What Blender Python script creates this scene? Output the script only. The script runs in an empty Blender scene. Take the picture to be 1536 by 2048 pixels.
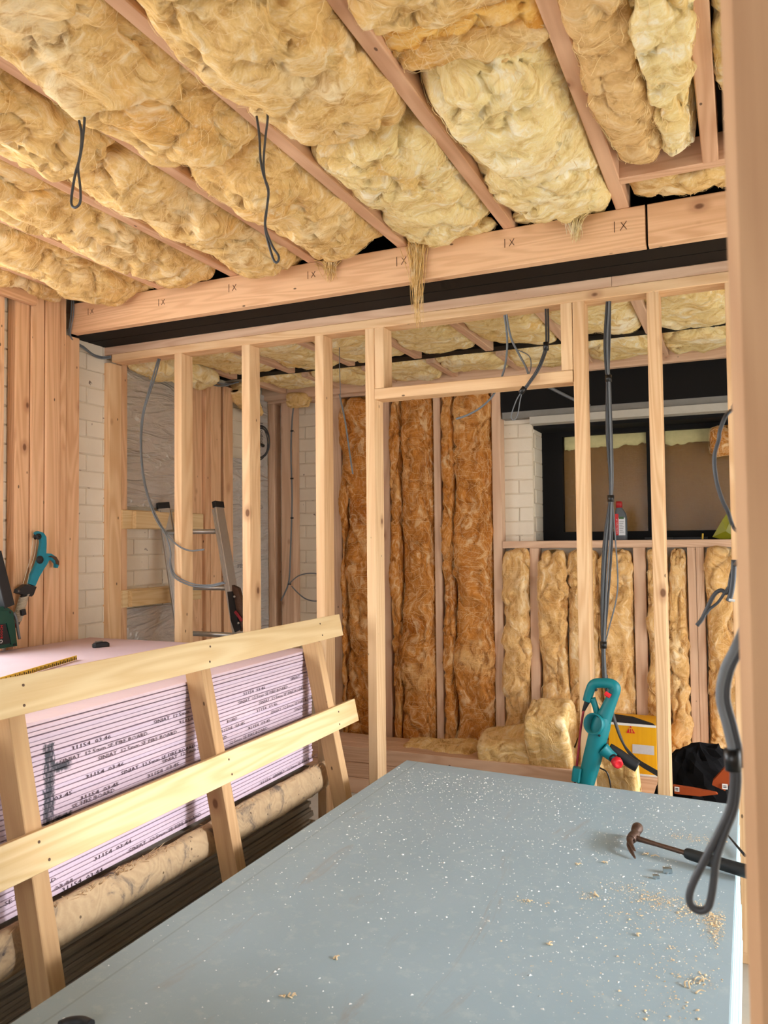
import bpy, math, random
import numpy as np
from mathutils import Matrix, Vector

# ------------------------------------------------------------------ camera, world, sun, exposure
scene = bpy.context.scene
COL = scene.collection
cam_d = bpy.data.cameras.new('camera')
cam = bpy.data.objects.new('camera', cam_d)
COL.objects.link(cam)
scene.camera = cam
cam_d.sensor_fit = 'VERTICAL'
cam_d.sensor_height = 36.0
cam_d.lens = 1593.55 / 2048 * 36.0
YAW, PITCH, ROLL = 0.421236, 0.0354848, 0.0101636
_f = Vector((-math.sin(YAW) * math.cos(PITCH), math.cos(YAW) * math.cos(PITCH), math.sin(PITCH)))
_r = Vector((math.cos(YAW), math.sin(YAW), 0))
_d = _f.cross(_r)
_R = math.cos(ROLL) * _r + math.sin(ROLL) * _d
_D = -math.sin(ROLL) * _r + math.cos(ROLL) * _d
cam.matrix_world = Matrix(((_R.x, -_D.x, -_f.x, 0), (_R.y, -_D.y, -_f.y, 0), (_R.z, -_D.z, -_f.z, 1.5), (0, 0, 0, 1)))
cam_d.clip_start = 0.02
cam_d.dof.use_dof = True
cam_d.dof.focus_distance = 3.0
cam_d.dof.aperture_fstop = 7.5

world = bpy.data.worlds.new('sky')
scene.world = world
world.use_nodes = True
wn = world.node_tree.nodes
bg = wn['Background']
bg.inputs[0].default_value = (0.93, 0.965, 1.0, 1)
bg.inputs[1].default_value = 9.0

sun_d = bpy.data.lights.new('sun', 'SUN')
sun_d.energy = 3.8
sun_d.angle = math.radians(7)
sun_d.color = (0.90, 0.93, 1.0)
sun = bpy.data.objects.new('sun', sun_d)
COL.objects.link(sun)
_el = math.radians(18.5)
sun.rotation_euler = Vector((math.cos(_el), -0.02, math.sin(_el))).to_track_quat('Z', 'Y').to_euler()

vs = scene.view_settings
vs.view_transform = 'Standard'
vs.look = 'None'
vs.gamma = 1.0
vs.use_curve_mapping = False
vs.exposure = -0.28

random.seed(7)
RNG = np.random.default_rng(11)

# ------------------------------------------------------------------ small helpers
def srgb(r, g, b):
    def c(x):
        x /= 255.0
        return x / 12.92 if x <= 0.04045 else ((x + 0.055) / 1.055) ** 2.4
    return (c(r), c(g), c(b), 1.0)

class NT:
    """terse node-tree builder"""
    def __init__(s, name):
        s.m = bpy.data.materials.new(name)
        s.m.use_nodes = True
        s.t = s.m.node_tree
        s.b = s.t.nodes['Principled BSDF']
    def n(s, typ, ins=None, **props):
        nd = s.t.nodes.new('ShaderNode' + typ)
        for k, v in props.items():
            setattr(nd, k, v)
        for k, v in (ins or {}).items():
            s.set(nd.inputs[k], v)
        return nd
    def set(s, sock, v):
        if isinstance(v, bpy.types.NodeSocket):
            s.t.links.new(v, sock)
        elif isinstance(v, bpy.types.Node):
            s.t.links.new(v.outputs[0], sock)
        else:
            sock.default_value = v
    def math(s, op, a, b=0.0, c=0.0, clamp=False):
        return s.n('Math', {0: a, 1: b, 2: c}, operation=op, use_clamp=clamp).outputs[0]
    def vmath(s, op, a, b=(0, 0, 0)):
        return s.n('VectorMath', {0: a, 1: b}, operation=op).outputs[0]
    def noise(s, vec, scale, detail=4, rough=0.55, dist=0.0):
        return s.n('TexNoise', {'Vector': vec, 'Scale': scale, 'Detail': detail, 'Roughness': rough, 'Distortion': dist})
    def smooth(s, x, lo, hi, o0=0.0, o1=1.0):
        return s.n('MapRange', {0: x, 1: lo, 2: hi, 3: o0, 4: o1}, interpolation_type='SMOOTHSTEP').outputs[0]
    def mix(s, fac, a, b, blend='MIX'):
        nd = s.n('Mix', None, data_type='RGBA', blend_type=blend)
        s.set(nd.inputs[0], fac); s.set(nd.inputs[6], a); s.set(nd.inputs[7], b)
        return nd.outputs[2]
    def ramp(s, fac, stops):
        nd = s.n('ValToRGB', {0: fac})
        el = nd.color_ramp.elements
        while len(el) > 1:
            el.remove(el[-1])
        el[0].position, el[0].color = stops[0]
        for p, c in stops[1:]:
            e = el.new(p); e.color = c
        return nd.outputs[0]
    def bump(s, h, strength=0.3, dist=0.01):
        s.set(s.b.inputs['Normal'], s.n('Bump', {'Height': h, 'Strength': strength, 'Distance': dist}))
    def out(s, col, rough=0.8, spec=0.3, metal=0.0):
        s.set(s.b.inputs['Base Color'], col)
        s.set(s.b.inputs['Roughness'], rough)
        s.b.inputs['Specular IOR Level'].default_value = spec
        s.b.inputs['Metallic'].default_value = metal
        return s.m
    def obj(s):
        return s.n('TexCoord').outputs['Object']
    def pos(s):
        return s.n('NewGeometry').outputs['Position']
    def rnd(s):
        return s.n('ObjectInfo').outputs['Random']

def plain(name, col, rough=0.6, spec=0.4, metal=0.0, nz=0.0, nscale=30, bump=0.0):
    t = NT(name)
    c = col
    if nz or bump:
        nn = t.noise(t.obj(), nscale, 6, 0.65)
        if nz:
            c = t.mix(t.math('MULTIPLY', nn.outputs[0], 1.0), tuple(x * (1 - nz) for x in col[:3]) + (1,), tuple(min(1, x * (1 + nz)) for x in col[:3]) + (1,))
        if bump:
            t.bump(nn.outputs[0], bump, 0.004)
    return t.out(c, rough, spec, metal)

def timber_mat(name, light, dark, knot=(0.14, 0.055, 0.025, 1), knots=0.60, grain=1.0, rough=0.72, nails=0.80, stain=0.0):
    t = NT(name)
    rnd = t.rnd()
    off = t.n('CombineXYZ', {0: t.math('MULTIPLY', rnd, 37.0), 1: t.math('MULTIPLY', rnd, 11.3), 2: t.math('MULTIPLY', rnd, 53.1)})
    v = t.vmath('ADD', t.obj(), off.outputs[0])
    n1 = t.noise(t.vmath('MULTIPLY', v, (0.55, 7, 7)), 1.0, 2, 0.5, 0.5).outputs[0]
    bands = t.math('ADD', t.math('MULTIPLY', t.math('SINE', t.math('MULTIPLY', n1, 85.0)), 0.5), 0.5)
    fine = t.noise(t.vmath('MULTIPLY', v, (5, 160, 160)), 1.0, 3, 0.6).outputs[0]
    broad = t.noise(t.vmath('MULTIPLY', v, (1.3, 9, 9)), 1.0, 3, 0.5).outputs[0]
    vo = t.n('TexVoronoi', {'Vector': t.vmath('MULTIPLY', v, (5.2, 8.5, 8.5)), 'Scale': 1.0, 'Randomness': 1.0})
    sel = t.n('SeparateColor', {0: vo.outputs['Color']})
    has = t.math('GREATER_THAN', sel.outputs[0], 0.5 + knots * 0.5)
    size = t.smooth(sel.outputs[1], 0, 1, 0.05, 0.12)
    core = t.math('MULTIPLY', t.smooth(t.math('DIVIDE', vo.outputs['Distance'], size), 1.0, 0.55), has)
    halo = t.math('MULTIPLY', t.smooth(t.math('DIVIDE', vo.outputs['Distance'], size), 2.4, 0.9), has)
    vn = t.n('TexVoronoi', {'Vector': t.vmath('MULTIPLY', v, (12, 24, 24)), 'Scale': 1.0, 'Randomness': 1.0})
    nsel = t.n('SeparateColor', {0: vn.outputs['Color']})
    nail = t.math('MULTIPLY', t.smooth(vn.outputs['Distance'], 0.11, 0.07), t.math('GREATER_THAN', nsel.outputs[0], nails))
    f = t.math('ADD', t.math('MULTIPLY', bands, 0.42 * grain), t.math('ADD', t.math('MULTIPLY', fine, 0.38), t.math('MULTIPLY', broad, 0.30 * grain)))
    f = t.math('ADD', t.math('SUBTRACT', f, 0.25), t.math('MULTIPLY', t.math('SUBTRACT', rnd, 0.5), 0.35), clamp=True)
    c = t.mix(f, light, dark)
    c = t.mix(t.math('MULTIPLY', halo, 0.45), c, (0.36, 0.15, 0.07, 1))
    c = t.mix(t.math('MULTIPLY', core, 0.85), c, knot)
    c = t.mix(t.math('MULTIPLY', nail, 0.8), c, (0.05, 0.025, 0.015, 1))
    if stain:
        sn = t.noise(v, 7.0, 6, 0.7, 1.0).outputs[0]
        c = t.mix(t.math('MULTIPLY', t.smooth(sn, 0.52, 0.68), stain), c, (0.10, 0.085, 0.08, 1))
    t.bump(t.math('ADD', fine, t.math('MULTIPLY', bands, 0.5)), 0.18, 0.002)
    return t.out(c, rough, 0.25)

def wool_mat(name, deep, mid, pale, orange, wisp, s=1.0, pale_amt=0.5, st=(13, 17, 22)):
    t = NT(name)
    v = t.vmath('ADD', t.obj(), t.n('CombineXYZ', {0: t.math('MULTIPLY', t.rnd(), 31.0), 1: t.math('MULTIPLY', t.rnd(), 17.0), 2: 0.0}).outputs[0])
    wob = t.n('TexNoise', {'Vector': v, 'Scale': 4.0 * s, 'Detail': 2.0, 'Roughness': 0.5}).outputs['Color']
    flow = t.vmath('ADD', v, t.vmath('MULTIPLY', t.vmath('SUBTRACT', wob, (0.5, 0.5, 0.5)), (0.34, 0.34, 0.34)))
    big = t.noise(v, 2.6 * s, 4, 0.6, 0.6).outputs[0]
    wis = t.noise(t.vmath('MULTIPLY', flow, st), 1.0 * s, 5, 0.62, 0.8).outputs[0]
    fib = t.noise(t.vmath('MULTIPLY', flow, tuple(x * 6.0 for x in st)), 1.0 * s, 4, 0.65, 0.6).outputs[0]
    cl = t.noise(v, 9.0 * s, 4, 0.6, 1.0).outputs[0]
    c = t.ramp(big, [(0.30, orange), (0.44, mid), (0.56, mid), (0.70, pale)])
    c = t.mix(t.math('MULTIPLY', t.smooth(wis, 0.52, 0.30), 0.9), c, deep)
    c = t.mix(t.math('MULTIPLY', t.smooth(wis, 0.50, 0.72), pale_amt), c, wisp)
    c = t.mix(t.math('MULTIPLY', t.smooth(fib, 0.50, 0.72), 0.30), c, wisp)
    c = t.mix(t.math('MULTIPLY', t.smooth(fib, 0.48, 0.28), 0.30), c, deep)
    c = t.mix(t.math('MULTIPLY', t.smooth(cl, 0.58, 0.74), 0.34), c, tuple(x * .55 for x in deep[:3]) + (1,))
    h = t.math('ADD', t.math('MULTIPLY', wis, 1.0), t.math('ADD', t.math('MULTIPLY', fib, 0.22), t.math('MULTIPLY', cl, 0.5)))
    t.bump(h, 0.55, 0.010)
    return t.out(c, 1.0, 0.03)

# ------------------------------------------------------------------ materials
M = {}
M['stud'] = timber_mat('pine_pale', srgb(238, 202, 158), srgb(206, 156, 108))
M['rafter'] = timber_mat('pine_pink', srgb(228, 186, 152), srgb(196, 146, 112), knots=0.66)
M['post'] = timber_mat('pine_warm', srgb(232, 190, 150), srgb(196, 146, 104), knots=0.30, nails=0.50)
M['nearpost'] = timber_mat('pine_brown', srgb(204, 160, 120), srgb(170, 124, 88), knots=0.5, grain=0.8)
M['yellow'] = timber_mat('pine_yellow', srgb(232, 206, 160), srgb(206, 168, 112), knots=0.72, nails=0.9)
M['rough'] = timber_mat('pine_rough_sawn', srgb(198, 160, 116), srgb(150, 108, 70), knots=0.66, grain=0.6, rough=0.9)
M['rear'] = timber_mat('pine_rose', srgb(224, 190, 160), srgb(194, 150, 120), knots=0.66)
M['log'] = timber_mat('bark_edge', srgb(196, 168, 130), srgb(142, 110, 80), knots=0.6, grain=0.45, rough=0.9, nails=0.6, stain=0.85)
M['wool'] = wool_mat('glass_wool_yellow', srgb(194, 148, 86), srgb(232, 195, 130), srgb(244, 222, 176), srgb(226, 174, 98), srgb(251, 237, 204), pale_amt=0.65)
M['wool_pale'] = wool_mat('glass_wool_pale', srgb(212, 178, 112), srgb(240, 218, 158), srgb(249, 240, 212), srgb(232, 190, 112), srgb(254, 250, 234), pale_amt=0.75)
M['wool_tan'] = wool_mat('glass_wool_tan', srgb(188, 146, 92), srgb(224, 184, 126), srgb(236, 208, 158), srgb(214, 162, 96), srgb(246, 226, 186))
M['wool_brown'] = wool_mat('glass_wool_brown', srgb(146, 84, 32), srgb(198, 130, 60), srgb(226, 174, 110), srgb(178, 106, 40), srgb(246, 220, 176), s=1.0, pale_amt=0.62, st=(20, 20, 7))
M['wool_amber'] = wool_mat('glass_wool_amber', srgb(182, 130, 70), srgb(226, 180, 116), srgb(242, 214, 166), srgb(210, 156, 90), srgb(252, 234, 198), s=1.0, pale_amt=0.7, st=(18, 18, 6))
M['wool_orange'] = wool_mat('glass_wool_orange', srgb(214, 150, 66), srgb(244, 196, 110), srgb(250, 226, 168), srgb(240, 170, 76), srgb(254, 236, 190))
M['fibre'] = plain('loose_glass_fibre', srgb(244, 216, 160), 1.0, 0.05)
M['fibre_brown'] = plain('loose_brown_fibre', srgb(238, 204, 150), 1.0, 0.05)
M['black'] = plain('black_paint', srgb(17, 15, 14), 0.65, 0.15, nz=0.3, nscale=8)
M['membrane'] = plain('black_membrane', srgb(20, 19, 19), 0.8, 0.2)
M['cable'] = plain('grey_cable', srgb(112, 116, 120), 0.5, 0.4)
M['cable_dark'] = plain('dark_cable', srgb(62, 63, 66), 0.45, 0.45)
M['rubber'] = plain('black_rubber', srgb(28, 28, 30), 0.55, 0.4)
M['tape'] = plain('black_tape', srgb(18, 18, 19), 0.35, 0.5)
M['alu'] = plain('aluminium', srgb(196, 196, 194), 0.38, 0.5, 0.85, nz=0.12, nscale=60)
M['steel'] = plain('dull_steel', srgb(120, 112, 106), 0.42, 0.5, 0.8, nz=0.3, nscale=50)
M['rust'] = plain('rusty_steel', srgb(96, 74, 62), 0.5, 0.5, 0.7, nz=0.5, nscale=90, bump=0.2)
M['grip'] = plain('hammer_grip', srgb(30, 34, 36), 0.6, 0.4, nz=0.25, nscale=80, bump=0.3)
M['teal'] = plain('teal_plastic', srgb(0, 112, 118), 0.45, 0.4, nz=0.1, nscale=12)
M['teal_worn'] = plain('worn_teal_paint', srgb(22, 124, 146), 0.5, 0.4, nz=0.25, nscale=40)
M['bgreen'] = plain('dark_green_plastic', srgb(14, 66, 54), 0.45, 0.4)
M['red'] = plain('red_plastic', srgb(206, 30, 40), 0.45, 0.4)
M['redcable'] = plain('red_cable', srgb(140, 32, 44), 0.5, 0.4)
M['white'] = plain('white_print', srgb(226, 226, 222), 0.7, 0.3)
M['rope'] = plain('grey_rope', srgb(176, 164, 144), 0.9, 0.1)
M['ink'] = plain('grey_ink', srgb(72, 58, 64), 0.9, 0.1)
M['pencil'] = plain('pencil_lead', srgb(92, 66, 50), 0.9, 0.1)
M['foilink'] = plain('foil_ink', srgb(110, 112, 116), 0.8, 0.1)
M['orange'] = plain('orange_card', srgb(150, 66, 28), 0.8, 0.2, nz=0.15, nscale=9)
M['bag'] = plain('black_fabric', srgb(14, 13, 14), 0.9, 0.1)
M['greenbag'] = plain('olive_plastic_bag', srgb(138, 136, 22), 0.35, 0.5, nz=0.2, nscale=18, bump=0.4)
M['lead'] = plain('bright_cut_metal', srgb(176, 188, 192), 0.3, 0.5, 0.9)
M['grey_print'] = plain('grey_label', srgb(196, 194, 196), 0.8, 0.2, nz=0.12, nscale=70)
M['dust'] = plain('sawdust', srgb(222, 196, 156), 0.95, 0.1)
M['dustpale'] = plain('plaster_dust', srgb(226, 226, 220), 0.95, 0.1)

def _board():
    t = NT('fire_board_paper')
    p = t.n('SeparateXYZ', {0: t.pos()})
    nn = t.noise(t.pos(), 6, 4, 0.6).outputs[0]
    c = t.mix(nn, srgb(200, 176, 184), srgb(216, 194, 200))
    ro = t.rnd()
    c = t.mix(t.math('MULTIPLY', ro, 0.35), c, srgb(192, 178, 202))
    # black paint mark brushed across the edges of the stack: a bar with two arms
    ed = t.math('MULTIPLY', t.math('SUBTRACT', t.noise(t.vmath('MULTIPLY', t.pos(), (1, 1, 0.5)), 75, 4, 0.7, 1.0).outputs[0], 0.5), 0.035)
    Y = t.math('ADD', p.outputs[1], ed)
    Z = t.math('ADD', p.outputs[2], t.math('MULTIPLY', ed, 0.7))
    def rect(y0, y1, z0, z1, s=0.004):
        a = t.math('MULTIPLY', t.smooth(Y, y0 - s, y0 + s), t.smooth(Y, y1 + s, y1 - s))
        b = t.math('MULTIPLY', t.smooth(Z, z0 - s, z0 + s), t.smooth(Z, z1 + s, z1 - s))
        return t.math('MULTIPLY', a, b)
    bar = rect(*STAIN[0])
    for r_ in STAIN[1:]:
        bar = t.math('MAXIMUM', bar, rect(*r_))
    side = t.math('GREATER_THAN', p.outputs[0], -1.70)
    streak = t.smooth(t.noise(t.vmath('MULTIPLY', t.pos(), (1, 120, 30)), 1.0, 5, 0.7).outputs[0], 0.34, 0.5)
    k = t.math('MULTIPLY', t.math('MULTIPLY', bar, side), t.math('MULTIPLY', t.math('ADD', 0.45, t.math('MULTIPLY', streak, 0.55)), 0.9))
    c = t.mix(k, c, srgb(40, 50, 54))
    return t.out(c, 0.85, 0.2)
def _stain_rects():
    a = (-1.645,1.524,0.984); b = (-1.645,1.558,0.758)
    c = (-1.645,1.614,0.939); d = (-1.645,1.611,0.903)
    e = (-1.645,1.617,0.801); g = (-1.645,1.608,0.765)
    return [(a[1], b[1], b[2], a[2]), (a[1], c[1], d[2], c[2] - 0.012), (a[1], e[1], g[2], e[2] - 0.012)]
STAIN = _stain_rects()
M['fire'] = _board()
M['fire_shaded'] = plain('shaded_board_paper', srgb(150, 138, 122), 0.9, 0.15, nz=0.12, nscale=5)  # shaded copy of the pink fire board, its darkness is in the colour

def _tabletop():
    t = NT('moisture_board_paper')
    v = t.pos()
    n1 = t.noise(v, 2.2, 5, 0.6, 0.6).outputs[0]
    n2 = t.noise(v, 26, 6, 0.7).outputs[0]
    n3 = t.noise(v, 260, 3, 0.6).outputs[0]
    c = t.mix(n1, srgb(142, 162, 170), srgb(158, 176, 184))
    c = t.mix(t.math('MULTIPLY', t.smooth(n2, 0.5, 0.72), 0.35), c, srgb(190, 200, 196))
    px = t.n('SeparateXYZ', {0: v}).outputs[0]
    ln = t.math('MULTIPLY', t.smooth(t.math('ABSOLUTE', t.math('ADD', px, 1.192)), 0.004, 0.001), 0.45)
    c = t.mix(ln, c, srgb(120, 130, 128))
    sc = t.noise(t.vmath('MULTIPLY', v, (9, 1.6, 1)), 1.0, 6, 0.7, 1.2).outputs[0]
    c = t.mix(t.math('MULTIPLY', t.smooth(sc, 0.60, 0.72), 0.35), c, srgb(150, 128, 104))
    t.bump(t.math('ADD', n3, n2), 0.08, 0.002)
    return t.out(c, t.smooth(n2, 0.3, 0.8, 0.42, 0.62), 0.4)
M['table'] = _tabletop()
M['tedge'] = plain('moisture_board_edge', srgb(186, 208, 208), 0.75, 0.25, nz=0.1, nscale=14)

def _brick():
    t = NT('cream_painted_brick')
    v = t.vmath('ADD', t.obj(), t.n('CombineXYZ', {0: t.math('MULTIPLY', t.rnd(), 41.0), 1: t.math('MULTIPLY', t.rnd(), 23.0), 2: 0.0}).outputs[0])
    n1 = t.noise(v, 7, 5, 0.6).outputs[0]
    n2 = t.noise(v, 45, 6, 0.65).outputs[0]
    c = t.mix(n1, srgb(222, 208, 186), srgb(236, 226, 208))
    pit = t.noise(v, 28, 2, 0.5).outputs[0]
    c = t.mix(t.math('MULTIPLY', t.smooth(pit, 0.72, 0.78), 0.85), c, srgb(96, 70, 58))
    t.bump(t.math('ADD', n2, t.math('MULTIPLY', n1, 1.5)), 0.35, 0.004)
    return t.out(c, 0.7, 0.3)
M['brick'] = _brick()
def _mortar():
    t = NT('painted_mortar')
    n1 = t.noise(t.pos(), 9, 6, 0.7).outputs[0]
    c = t.mix(t.smooth(n1, 0.62, 0.72), srgb(222, 208, 186), srgb(130, 100, 84))
    t.bump(n1, 0.4, 0.004)
    return t.out(c, 0.85, 0.2)
M['mortar'] = _mortar()

def _foil():
    t = NT('foil_faced_board')
    v = t.obj()
    n1 = t.noise(t.vmath('MULTIPLY', v, (1, 1, 1)), 9, 6, 0.6, 2.0).outputs[0]
    rid = t.math('SUBTRACT', 1.0, t.math('ABSOLUTE', t.math('MULTIPLY', t.math('SUBTRACT', t.noise(t.vmath('MULTIPLY', v, (0.6, 0.6, 2.6)), 4, 3, 0.5, 1.5).outputs[0], 0.5), 9.0)), clamp=True)
    c = t.mix(n1, srgb(206, 206, 204), srgb(230, 230, 228))
    t.bump(t.math('ADD', t.math('MULTIPLY', rid, 0.8), t.math('MULTIPLY', n1, 0.6)), 0.9, 0.010)
    return t.out(c, 0.30, 0.5, 0.45)
M['foil'] = _foil()

def _hessian():
    t = NT('brown_obscured_pane')
    v = t.pos()
    a = t.noise(t.vmath('MULTIPLY', v, (30, 1, 110)), 1.0, 4, 0.6).outputs[0]
    b = t.noise(t.vmath('MULTIPLY', v, (110, 1, 30)), 1.0, 4, 0.6).outputs[0]
    w = t.math('MULTIPLY', t.math('ADD', a, b), 0.5)
    n = t.noise(v, 2.5, 4, 0.5).outputs[0]
    c = t.mix(w, srgb(112, 78, 46), srgb(180, 134, 88))
    c = t.mix(t.math('MULTIPLY', n, 0.4), c, srgb(150, 108, 70))
    t.bump(w, 0.5, 0.004)
    return t.out(c, 0.9, 0.05)
M['pane'] = _hessian()
M['foam'] = plain('pale_green_foam', srgb(198, 188, 138), 0.9, 0.1, nz=0.15, nscale=40, bump=0.6)
def _glass():
    t = NT('obscured_glass')
    nz = t.noise(t.pos(), 60, 3, 0.5).outputs[0]
    bm = t.n('Bump', {'Height': nz, 'Strength': 0.4, 'Distance': 0.003})
    gl = t.n('BsdfGlossy', {'Roughness': 0.12, 'Normal': bm})
    tr = t.n('BsdfTransparent', {'Color': (0.93, 0.95, 0.92, 1)})
    fr_ = t.n('Fresnel', {'IOR': 1.16, 'Normal': bm})
    mx = t.n('MixShader', {0: fr_, 1: tr, 2: gl})
    t.t.links.new(mx.outputs[0], t.t.nodes['Material Output'].inputs[0])
    return t.m
M['glass'] = _glass()
M['lintel'] = plain('grey_lintel_paint', srgb(132, 130, 126), 0.7, 0.3, nz=0.2, nscale=15)
M['lintel_pale'] = plain('pale_lintel_edge', srgb(186, 182, 172), 0.7, 0.3, nz=0.15, nscale=15)
M['floor'] = plain('dusty_concrete', srgb(176, 166, 150), 0.9, 0.2, nz=0.2, nscale=6)
M['plaster'] = plain('bare_plaster', srgb(226, 216, 202), 0.9, 0.2, nz=0.08, nscale=5)
M['deck'] = plain('dark_roof_board', srgb(52, 44, 36), 0.9, 0.1, nz=0.3, nscale=5)
M['ground'] = plain('outdoor_paving', srgb(204, 198, 186), 0.9, 0.2, nz=0.1, nscale=2)
def _box():
    t = NT('yellow_carton')
    v = t.obj()
    n = t.noise(t.vmath('MULTIPLY', v, (60, 1, 2)), 1.0, 3, 0.6).outputs[0]
    c = t.mix(t.math('MULTIPLY', n, 0.8), srgb(240, 180, 10), srgb(214, 148, 4))
    t.bump(n, 0.12, 0.003)
    return t.out(c, 0.5, 0.4)
M['carton'] = _box()
M['bottle'] = plain('grey_bottle', srgb(86, 92, 98), 0.35, 0.5)
M['redcap'] = plain('red_cap', srgb(160, 18, 24), 0.4, 0.5)
M['label'] = plain('bottle_label', srgb(206, 208, 212), 0.5, 0.4)
M['labelred'] = plain('bottle_label_red', srgb(190, 30, 34), 0.5, 0.4)
M['labelgreen'] = plain('bottle_label_green', srgb(60, 92, 50), 0.5, 0.4)
M['rule'] = plain('yellow_rule', srgb(226, 186, 60), 0.5, 0.4)
M['ruleink'] = plain('rule_ink', srgb(48, 34, 18), 0.6, 0.3)

# ------------------------------------------------------------------ mesh builder
def link(o, parent=None):
    COL.objects.link(o)
    if parent is not None:
        o.parent = parent
    return o

def wloc(parent):
    p = Vector((0, 0, 0))
    while parent is not None:
        p += parent.location
        parent = parent.parent
    return p

def tag(o, label, cat=None, group=None, kind=None):
    o['label'] = label
    if cat: o['category'] = cat
    if group: o['group'] = group
    if kind: o['kind'] = kind
    return o

def thing(name, loc, label, cat, group=None):
    o = bpy.data.objects.new(name, None)
    o.empty_display_size = 0.05
    o.location = loc
    link(o)
    return tag(o, label, cat, group)

class MB:
    def __init__(s):
        s.v = []; s.f = []; s.sm = []
    def add(s, V, F, smooth=False):
        k = len(s.v)
        s.v.extend(tuple(map(float, p)) for p in V)
        s.f.extend(tuple(i + k for i in f) for f in F)
        s.sm.extend([smooth] * len(F))
        return s
    def box(s, lo, hi):
        x0, y0, z0 = lo; x1, y1, z1 = hi
        V = [(x0, y0, z0), (x1, y0, z0), (x1, y1, z0), (x0, y1, z0), (x0, y0, z1), (x1, y0, z1), (x1, y1, z1), (x0, y1, z1)]
        F = [(0, 3, 2, 1), (4, 5, 6, 7), (0, 1, 5, 4), (1, 2, 6, 5), (2, 3, 7, 6), (3, 0, 4, 7)]
        return s.add(V, F)
    def beam(s, p0, p1, w, t, up=(0, 0, 1), ch=0.0025):
        """chamfered bar from p0 to p1; w across (x up), t along up"""
        p0 = Vector(p0); p1 = Vector(p1); a = (p1 - p0).normalized(); u = Vector(up)
        u = (u - a * u.dot(a)).normalized(); r = a.cross(u)
        c = min(ch, w * 0.3, t * 0.3)
        pr = [(-w/2 + c, -t/2), (w/2 - c, -t/2), (w/2, -t/2 + c), (w/2, t/2 - c), (w/2 - c, t/2), (-w/2 + c, t/2), (-w/2, t/2 - c), (-w/2, -t/2 + c)]
        V = [p + r * x + u * y for p in (p0, p1) for x, y in pr]
        F = [(i, (i + 1) % 8, 8 + (i + 1) % 8, 8 + i) for i in range(8)] + [tuple(range(7, -1, -1)), tuple(range(8, 16))]
        return s.add(V, F)
    def prism(s, pts, lo, hi, ax=1, ch=0.0):
        """polygon (2-D points) extruded along axis ax from lo to hi"""
        def P(q, h):
            if ax == 0: return (h, q[0], q[1])
            if ax == 1: return (q[0], h, q[1])
            return (q[0], q[1], h)
        n = len(pts)
        V = [P(q, lo) for q in pts] + [P(q, hi) for q in pts]
        F = [(i, (i + 1) % n, n + (i + 1) % n, n + i) for i in range(n)] + [tuple(range(n - 1, -1, -1)), tuple(range(n, 2 * n))]
        return s.add(V, F)
    def tube(s, path, r, n=8, flat=1.0, fdir=None, cap=True, sub=4):
        P = smooth_path(path, sub) if sub > 1 else [Vector(p) for p in path]
        m = len(P)
        if isinstance(r, (int, float)):
            R = [r] * m
        else:
            R = list(np.interp(np.linspace(0, 1, m), np.linspace(0, 1, len(r)), r))
        up = Vector(fdir) if fdir else Vector((0.31, 0.17, 0.93))
        V = []
        for i in range(m):
            a = (P[min(i + 1, m - 1)] - P[max(i - 1, 0)])
            a = a.normalized() if a.length > 1e-9 else Vector((0, 0, 1))
            u = up - a * up.dot(a)
            if u.length < 1e-4:
                u = a.orthogonal()
            u.normalize()
            if not fdir: up = u
            w = a.cross(u)
            for k in range(n):
                t = 2 * math.pi * k / n
                V.append(P[i] + (u * math.cos(t) * flat + w * math.sin(t)) * R[i])
        F = [(i * n + k, i * n + (k + 1) % n, (i + 1) * n + (k + 1) % n, (i + 1) * n + k) for i in range(m - 1) for k in range(n)]
        s.add(V, F, True)
        if cap:
            k0 = len(s.v) - m * n
            s.f += [tuple(k0 + i for i in range(n - 1, -1, -1)), tuple(k0 + (m - 1) * n + i for i in range(n))]
            s.sm += [False, False]
        return s
    def lathe(s, c, ax, prof, n=24):
        c = Vector(c); ax = Vector(ax).normalized(); u = ax.orthogonal().normalized(); w = ax.cross(u)
        V = []
        for h, r in prof:
            for k in range(n):
                t = 2 * math.pi * k / n
                V.append(c + ax * h + (u * math.cos(t) + w * math.sin(t)) * max(r, 1e-5))
        m = len(prof)
        F = [(i * n + k, i * n + (k + 1) % n, (i + 1) * n + (k + 1) % n, (i + 1) * n + k) for i in range(m - 1) for k in range(n)]
        return s.add(V, F, True)
    def build(s, name, mat, parent=None, loc=None, autosm=True):
        me = bpy.data.meshes.new(name)
        o = bpy.data.objects.new(name, me)
        link(o, parent)
        base = wloc(parent)
        if loc is None:
            loc = tuple(np.mean(np.array(s.v), axis=0)) if parent is not None else tuple(np.array(s.v).mean(axis=0)[:2]) + (min(p[2] for p in s.v),)
        L = np.array(loc)
        me.from_pydata((np.array(s.v) - L).tolist(), [], s.f)
        me.materials.append(mat)
        me.polygons.foreach_set('use_smooth', s.sm)
        me.update()
        o.location = Vector(loc) - base
        return o

def smooth_path(path, sub=4):
    P = [Vector(p) for p in path]
    if len(P) < 3: return P
    out = []
    for i in range(len(P) - 1):
        a, b, c, d = P[max(i - 1, 0)], P[i], P[i + 1], P[min(i + 2, len(P) - 1)]
        for k in range(sub):
            t = k / sub
            out.append(0.5 * ((2 * b) + (c - a) * t + (2 * a - 5 * b + 4 * c - d) * t * t + (3 * b - a - 3 * c + d) * t ** 3))
    out.append(P[-1])
    return out

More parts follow.
